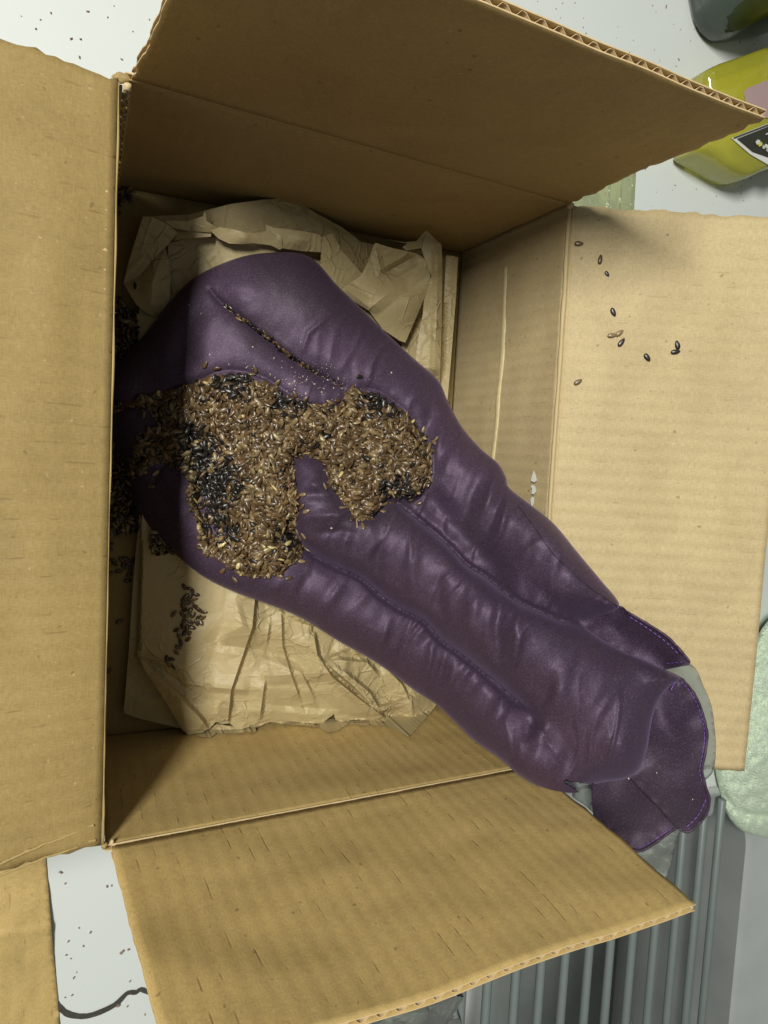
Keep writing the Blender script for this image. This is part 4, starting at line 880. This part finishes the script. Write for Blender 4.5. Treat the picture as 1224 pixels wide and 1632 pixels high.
put_seed(at(573, 600, bag_z(np.array([573.]), np.array([600.]))[0] + .0009), normal_at(573, 600, bag_z), .4, 0, 0, 'dark', 'dark flax seed alone on the upper purple satin', None)
# seeds along the slit
SL = spline([(358, 487), (380, 505), (400, 518), (430, 541), (452, 560), (480, 580), (510, 597), (545, 618)], 2.2, False)
for i, (x, y) in enumerate(SL[::2]):
    t_ = i / (len(SL) / 2); n_ = 1 if i % 5 else 2
    for k in range(n_):
        xx, yy = x + random.gauss(0, 1.5), y + random.gauss(0, 1.5); sc = .95 if t_ < .75 else .45
        p = at(xx, yy, bag_z(np.array([xx]), np.array([yy]))[0] + .0013)
        put_seed(p, normal_at(xx, yy, bag_z), random.gauss(-.7, .6), random.gauss(0, .25), random.gauss(0, .4), random.choice(('brown', 'dark', 'brown', 'tan', 'dark')), 'flax seed showing in the open slit of the purple satin', 'flax seeds along the slit', sc)

def drop(x, y, lift=.0009):
    """lowest free resting place on paper or floor at a point: shot down the scene geometry"""
    d = Vector(rays(x, y)); dg = bpy.context.evaluated_depsgraph_get()
    ok, loc, nrm, idx, ob, _ = S.ray_cast(dg, Vector(CAM), d.normalized())
    nrm = nrm if nrm.z > 0 else -nrm
    return np.array(loc) + np.array(nrm) * lift, nrm
bpy.context.view_layer.update()
# clump on the kraft paper
clump = [(293, 934), (300, 937), (306, 943), (312, 947), (296, 950), (302, 952), (309, 955), (292, 958), (299, 960), (306, 962), (291, 966), (312, 967), (277, 978), (296, 971), (303, 972), (318, 972), (325, 975), (290, 978), (299, 981), (308, 980), (316, 983), (324, 984), (293, 989), (303, 991), (313, 992), (320, 991), (290, 998), (298, 1000), (306, 999), (281, 1004), (294, 1008), (302, 1009), (285, 1014), (300, 1018), (288, 1024), (284, 1031), (281, 1040), (266, 1050), (273, 1050), (270, 1058), (276, 1062)]
for (x, y) in clump:
    p, n = drop(x, y); put_seed(p, n, random.uniform(0, 6.28), random.gauss(0, .3), random.gauss(0, .3), random.choice(('umber', 'umber', 'brown')), 'brown flax seed in the small clump on the lower kraft paper', 'flax seeds clumped on the kraft paper')
# seeds on the box floor
for (x, y) in [(171, 869), (168, 878), (180, 893), (183, 897), (189, 910), (194, 892), (200, 890), (197, 902), (205, 899), (207, 907), (211, 893), (203, 925), (206, 915), (161, 915), (190, 990), (160, 1069), (187, 341), (205, 318), (198, 306)]:
    p, n = drop(x, y)
    while p[2] > .09: x += 2; p, n = drop(x, y)
    put_seed(p, n, random.uniform(0, 6.28), 0, 0, 'umber', 'brown flax seed on the box floor between paper and left wall', 'flax seeds scattered on the box floor')
# seeds on the right flap, each its own look
nR = np.cross(RIM['BR'] - RIM['TR'], RGTO[0] - RIM['TR']); nR /= np.linalg.norm(nR); nR = nR if nR[2] > 0 else -nR
for (x, y, a, c, lab) in [(923, 389, 5, 'brown', 'uppermost brown flax seed on the right flap, close to the fold'), (956, 414, 75, 'brown', 'upright brown flax seed on the right flap, second from the top'), (967, 437, -40, 'dark', 'dark chipped bit of flax seed below the second seed on the right flap'),
                     (977, 498, -55, 'dark', 'dark shiny flax seed alone in the middle of the right flap'), (975, 535, 10, 'tan', 'pale flax seed lying left of another pale one on the right flap'), (987, 531, 35, 'tan', 'pale flax seed lying right of another pale one on the right flap'),
                     (990, 546, 50, 'dark', 'dark flax seed just below the two pale seeds on the right flap'), (1031, 570, -45, 'dark', 'dark flax seed lowest to the right among those on the right flap'), (1079, 550, 95, 'dark', 'dark flax seed standing upright against a flat one on the right flap'),
                     (1076, 561, 10, 'dark', 'flat dark flax seed under an upright one, farthest out on the right flap'), (921, 609, 30, 'tan', 'pale flax seed lowest on the right flap, beside the fold')]:
    p = on_plane(float(x), float(y), RIM['TR'], nR); p, n = drop(x, y)
    aa = math.radians(a)
    q1 = on_plane(x + 6 * math.cos(aa), y - 6 * math.sin(aa), p, nR) - p; q1 /= np.linalg.norm(q1)
    zz = nR; yy = np.cross(zz, q1); o = bpy.data.objects.new('flax_seed', SM[(c, random.randrange(3))]); C.objects.link(o); NS[0] += 1
    sc = .62 if (x == 967) else .93
    R3 = Matrix([[q1[i], yy[i], zz[i]] for i in range(3)]); o.matrix_world = Matrix.Translation(Vector(p)) @ R3.to_4x4() @ Matrix.Scale(sc, 4)
    tag(o, lab, 'seed', 'flax seeds scattered on the right flap')
# dark drift of seeds between bag and left wall
m2 = Mass(); zone = [[(163, 470), (190, 475), (215, 500), (222, 540), (200, 570), (163, 600)], [(160, 700), (180, 690), (205, 760), (222, 835), (215, 850), (160, 850)], [(243, 845), (258, 858), (275, 882), (245, 884), (240, 868)], [(176, 296), (212, 302), (200, 312), (186, 326), (176, 326)]]
for zi, poly in enumerate(zone):
    P = rng.uniform(np.min(poly, 0), np.max(poly, 0), (2600, 2)); P = thin(P[inside(P[:, 0], P[:, 1], poly)], 5.0, 420)
    for (x, y) in P:
        base = .006 if zi < 2 else (.019 if zi == 2 else .001); m2.add(at(x, y, base + random.uniform(0, .004 if zi != 3 else .0015)), (0, 0, 1), random.uniform(0, 6.28), random.gauss(0, .5), random.gauss(0, .5), random.choice(('brown', 'umber', 'umber', 'dark', 'tan')), .95)
m2.build('drifted_flax_seeds', 'dark drift of flax seeds between the bag and the left wall')

# ------------------------------------------------------------------ crumbs
def crumbs(name, label, spots, mat, kind='stuff'):
    V = []; F = []
    for (p, n, s, st) in spots:
        k = len(V); R = np.array(frame(n, random.uniform(0, 6.28))); 
        loc = np.array([(-.5 * st, -.4, 0), (.45 * st, -.5, 0), (.6 * st, .35, 0), (-.4 * st, .55, 0), (.1, .05, .8)]) * s * rng.uniform(.7, 1.3, (5, 3))
        for q_ in loc: V.append(np.asarray(p) + R @ q_)
        F += [(k, k + 1, k + 4), (k + 1, k + 2, k + 4), (k + 2, k + 3, k + 4), (k + 3, k, k + 4), (k + 3, k + 2, k + 1, k)]
    o = mesh(name, V, F, mat); tag(o, label, kind=kind); return o
sp_ = []
def cspot(x, y, s, st=1.5): sp_.append((at(x, y, ZC + .0003), (0, 0, 1), s, st))
for _ in range(190): cspot(random.uniform(780, 1224), random.uniform(0, 330), random.choice((.0005, .0006, .0005, .0009)), random.uniform(1, 2.6))
for _ in range(16): cspot(random.uniform(0, 260), random.uniform(0, 110), random.choice((.0004, .0006, .0008)), random.uniform(1, 2))
for (x, y, s) in [(97, 1390, .0016), (104, 1408, .001), (171, 1413, .0012), (178, 1411, .001), (144, 1486, .0012), (126, 1479, .0008), (109, 1500, .001), (133, 1508, .0011), (106, 1522, .001), (113, 1528, .0008), (195, 1517, .0022), (205, 1513, .0012), (118, 1558, .0012), (207, 1564, .0012), (115, 1586, .001), (104, 1590, .0008), (189, 1602, .002), (203, 1604, .001), (231, 1617, .001), (122, 1550, .0007), (78, 1430, .0008), (84, 1500, .0006)]: cspot(x, y, s * .9)
crumbs('crumbs', 'brown seed crumbs strewn over the white counter', sp_, m_plain('brown crumb', (.22, .16, .11), .8, var=.5, scale=400))
sp_ = []
for (x, y) in [(404, 553), (300, 486), (321, 500), (333, 565), (365, 581), (392, 586), (395, 584), (437, 571), (448, 586), (440, 602), (430, 596), (470, 608), (484, 600), (490, 605), (463, 612), (500, 612), (518, 619), (522, 606), (531, 618), (512, 625), (487, 627), (470, 620), (455, 605), (535, 610), (541, 604), (623, 594), (478, 545), (1003, 1241), (1046, 1232), (1105, 1274), (590, 700), (530, 842)]:
    x += random.uniform(-2, 2); zz = bag_z(np.array([float(x)]), np.array([float(y)]))[0] if x < 1030 else zf1(np.array([float(x)]), np.array([float(y)]))[0]; sp_.append((at(x, y, zz + .0003), (0, 0, 1), random.choice((.0005, .0006, .0008)), 1.2))
for _ in range(120):
    x, y = random.gauss(480, 60), random.gauss(610, 18)
    if not inside(np.array([x]), np.array([y]), heap)[0]: sp_.append((at(x, y, bag_z(np.array([x]), np.array([y]))[0] + .0002), (0, 0, 1), random.uniform(.0002, .0004), 1.2))
crumbs('seed_husk_flecks', 'pale husk flecks on the purple satin', sp_, m_plain('pale husk', (.6, .52, .42), .7))

# ------------------------------------------------------------------ background things
# green towel
towel = [(1150, 1180), (1141, 1200), (1140, 1230), (1146, 1256), (1152, 1278), (1160, 1300), (1180, 1322), (1210, 1333), (1250, 1336), (1300, 1320), (1320, 1000), (1280, 960), (1228, 985), (1195, 1040), (1170, 1120)]
tz = tps([(1150, 1200, 6), (1160, 1300, 2), (1200, 1333, 0), (1300, 1320, 4), (1320, 1000, 20), (1228, 985, 22), (1180, 1100, 20), (1200, 1200, 36), (1260, 1200, 40), (1220, 1060, 34)], 3e-3)
TC = spline(towel, 5); tcc = np.vstack([TC, TC[:1]])
def towel_z(x, y):
    d = dist_line(x, y, tcc)[0]; puff = np.sqrt(np.clip(1 - (1 - np.clip(d / 26, 0, 1)) ** 2, 0, 1)); z = tz(x, y) * .75 + 10 * puff + 1.5 * fbm(x / 8, y / 8, 3, 3) + .35 * rng.uniform(-1, 1, np.shape(x))
    z -= 6 * np.exp(-(dist_line(x, y, spline([(1150, 1262), (1172, 1290), (1200, 1300), (1250, 1302)], 6, False))[0] / 5) ** 2) + 4 * np.exp(-(dist_line(x, y, spline([(1200, 1058), (1224, 1040), (1260, 1000)], 6, False))[0] / 6) ** 2)
    return .003 * np.logaddexp(0, z * .001 / .003) + ZC + .0012
t = NT('mint terry cloth'); uvc = t.uv(); nn_ = t.noise(uvc, 900, 2); n2 = t.noise(uvc, 380, 3, .7)
t.P(Base_Color=t.mix(n2, (.62, .80, .57), (.80, .92, .72)), Roughness=.95, Normal=t.bump(t.math('ADD', nn_, n2), .003, 1)); t.b.inputs['Sheen Weight'].default_value = .3
o = sheet('folded_towel', TC, towel_z, 4, 0, t.m, None, True, lambda x, y, z: np.minimum(z - .0005, ZC + .0002 + 0 * z)); tag(o, 'mint green terry towel folded on the counter beside the right flap', 'towel')

# dark green bottle standing at the top right
def prism(sec, z0, z1, chz, mat, name, parent, inset=.004):
    q_ = np.array(sec); ar_ = np.sum(q_[:, 0] * np.roll(q_[:, 1], -1) - np.roll(q_[:, 0], -1) * q_[:, 1])
    if ar_ < 0: sec = list(sec)[::-1]
    c = np.mean(sec, 0); rings = []
    for z, k in ((z0, inset), (z0 + chz * .35, inset * .3), (z0 + chz, 0), (z1 - chz, 0), (z1 - chz * .3, inset * .4), (z1, inset * 1.6)):
        rr = []
        for p in sec:
            d = np.array(p) - c; l = np.linalg.norm(d); rr.append((*(c + d * (1 - k / l)), z))
        rings.append(rr)
    n = len(sec); V = [p for r in rings for p in r]; F = []
    for k in range(len(rings) - 1):
        for i in range(n): F.append((k * n + i, k * n + (i + 1) % n, (k + 1) * n + (i + 1) % n, (k + 1) * n + i))
    F += [tuple(range(n))[::-1], tuple((len(rings) - 1) * n + i for i in range(n))]
    return mesh(name, V, F, mat, parent, True)
def orr(cx, cy, hx, hy, r, ang, n=8):
    a = math.radians(ang); return [(cx + x * math.cos(a) - y * math.sin(a), cy + x * math.sin(a) + y * math.cos(a)) for x, y in rrect(-hx, hx, -hy, hy, r, n)]
gb = empty('green_bottle'); tag(gb, 'dark green see-through bottle standing on the counter beyond the upper flap', 'bottle')
MG = m_clear('dark green plastic', (.50, .66, .50), body=(.05, .10, .07), bodyw=.40, gl=.2)
p = at(1150, -60, ZC) + [.000, -.034, 0]; sec = orr(p[0] + .012, p[1] + .012, .052, .034, .026, 24)
prism(sec, ZC + .0005, .13, .012, MG, 'bottle_body', gb); prism(orr(p[0] + .012, p[1] + .012, .046, .029, .022, 24), ZC + .004, .05, .006, m_clear('green soap', (.55, .72, .50), body=(.06, .13, .07), bodyw=.4), 'liquid', gb)
prism(orr(p[0] + .012, p[1] + .012, .014, .014, .013, 0), .131, .165, .003, m_plain('dark green cap', (.02, .06, .035), .35), 'cap', gb, .001)
# yellow bottle lying down with a printed label
yb = empty('yellow_bottle'); tag(yb, 'yellow see-through soap bottle with a printed label lying behind the upper flap', 'bottle')
MY = m_clear('yellow plastic', (.99, .97, .40), body=(.98, .94, .10), bodyw=.50, gl=.35)
def flatbottle(name, quad, z0, z1, mat, parent, r=.2, ins=.004):
    Q = spline(straight([(q_[0], q_[1]) for q_ in quad], 22), 4); P = at(Q[:, 0], Q[:, 1], (z0 + z1) / 2)[:, :2]
    return prism([tuple(p_) for p_ in P], z0, z1, (z1 - z0) * .35, mat, name, parent, ins)
flatbottle('bottle_body', [(1104, 128), (1118, 116), (1224, 76), (1330, 40), (1400, 200), (1250, 262), (1172, 290), (1150, 282), (1096, 250), (1094, 238), (1108, 200)], ZC + .001, ZC + .030, MY, yb)
flatbottle('liquid', [(1122, 136), (1224, 98), (1320, 70), (1370, 190), (1240, 240), (1168, 264), (1118, 240)], ZC + .005, ZC + .022, m_clear('yellow soap', (.96, .92, .36), body=(.92, .86, .10), bodyw=.4), yb)
def flatpoly(name, pts, z, mat, parent, h=.0004):
    P = np.array([at(x, y, z) for x, y in pts]); n = len(P); V = list(P) + [p_ - [0, 0, h] for p_ in P]
    F = [tuple(range(n))[::-1], tuple(range(n, 2 * n))] + [(i, (i + 1) % n, n + (i + 1) % n, n + i) for i in range(n)]
    return mesh(name, V, F, mat, parent)
flatpoly('back_label', [(1186, 146), (1192, 140), (1320, 90), (1330, 150), (1230, 190), (1192, 180)], ZC + .0309, m_plain('mauve label', (.36, .25, .25), .7), yb)
zl = ZC + .0312
MLM = [m_plain('label ink', c, .5) for c in ((.5, .48, .08), (.5, .5, .48), (.4, .4, .38), (.22, .22, .2), (.55, .55, .5))]
flatpoly('front_label', [(1166, 220), (1226, 196), (1300, 168), (1330, 230), (1240, 268), (1224, 262), (1196, 246)], zl, m_plain('white printed label', (.62, .62, .60), .4), yb)
flatpoly('label_print', [(1175, 221), (1226, 201), (1290, 178), (1310, 226), (1240, 256), (1200, 242)], zl + .0006, m_plain('black label print', (.03, .03, .02), .4), yb)
for k in range(34):
    cx, cy = random.uniform(1186, 1285), 0; cy = 246 - (cx - 1180) * .42 + random.uniform(-20, 20)
    if not inside(np.array([cx]), np.array([cy]), [(1182, 222), (1226, 205), (1286, 183), (1304, 224), (1240, 250), (1202, 238)])[0]: continue
    n_ = random.randrange(4, 8); rr_ = random.uniform(2.2, 5.5); el = random.uniform(.4, 1); ro = random.uniform(0, 3.1)
    pts = []
    for q_ in range(n_):
        a_ = 2 * math.pi * q_ / n_; u_, v_ = rr_ * random.uniform(.6, 1.2) * math.cos(a_), rr_ * el * random.uniform(.6, 1.2) * math.sin(a_); pts.append((cx + u_ * math.cos(ro) - v_ * math.sin(ro), cy + u_ * math.sin(ro) + v_ * math.cos(ro)))
    flatpoly('label_motif', pts, zl + .0011 + k * .00002, random.choice(MLM), yb, .0002)
flatpoly('label_rim', [(1171, 220), (1226, 199), (1290, 176), (1290, 173), (1226, 197), (1169, 219)], zl + .0012, m_plain('thin label outline', (.05, .05, .05), .5), yb, .0002)
# pale see-through tray whose edge shows between the flaps
tr = empty('plastic_tray'); tag(tr, 'pale yellow-green plastic tray showing between the upper and right flaps', 'tray')
MT = m_clear('pale clear plastic', (.93, .96, .80), body=(.75, .80, .52), bodyw=.55, gl=.2)
a, b, c, d = at(880, 300, ZC), at(992, 270, ZC), at(999, 345, ZC), at(880, 360, ZC)
prism([tuple(q_[:2]) for q_ in straight([a, b, c, d][::-1], .004)[:, :2]] if False else orr((b[0] + .0 - .03), (b[1] + c[1]) / 2 - .004, .030, .035, .006, 2), ZC + .0005, ZC + .016, .003, MT, 'tray_body', tr, .0015)
xe = b[0] - .001; ye = (b[1] + c[1]) / 2
for k in range(3): mesh('rib', boxv(xe - .004 - k * .011, xe - .0030 - k * .011, ye - .034, ye + .026, ZC + .0162, ZC + .0175), BF, MT, tr)
print('individual seeds', NS[0], 'top layer', len(top))
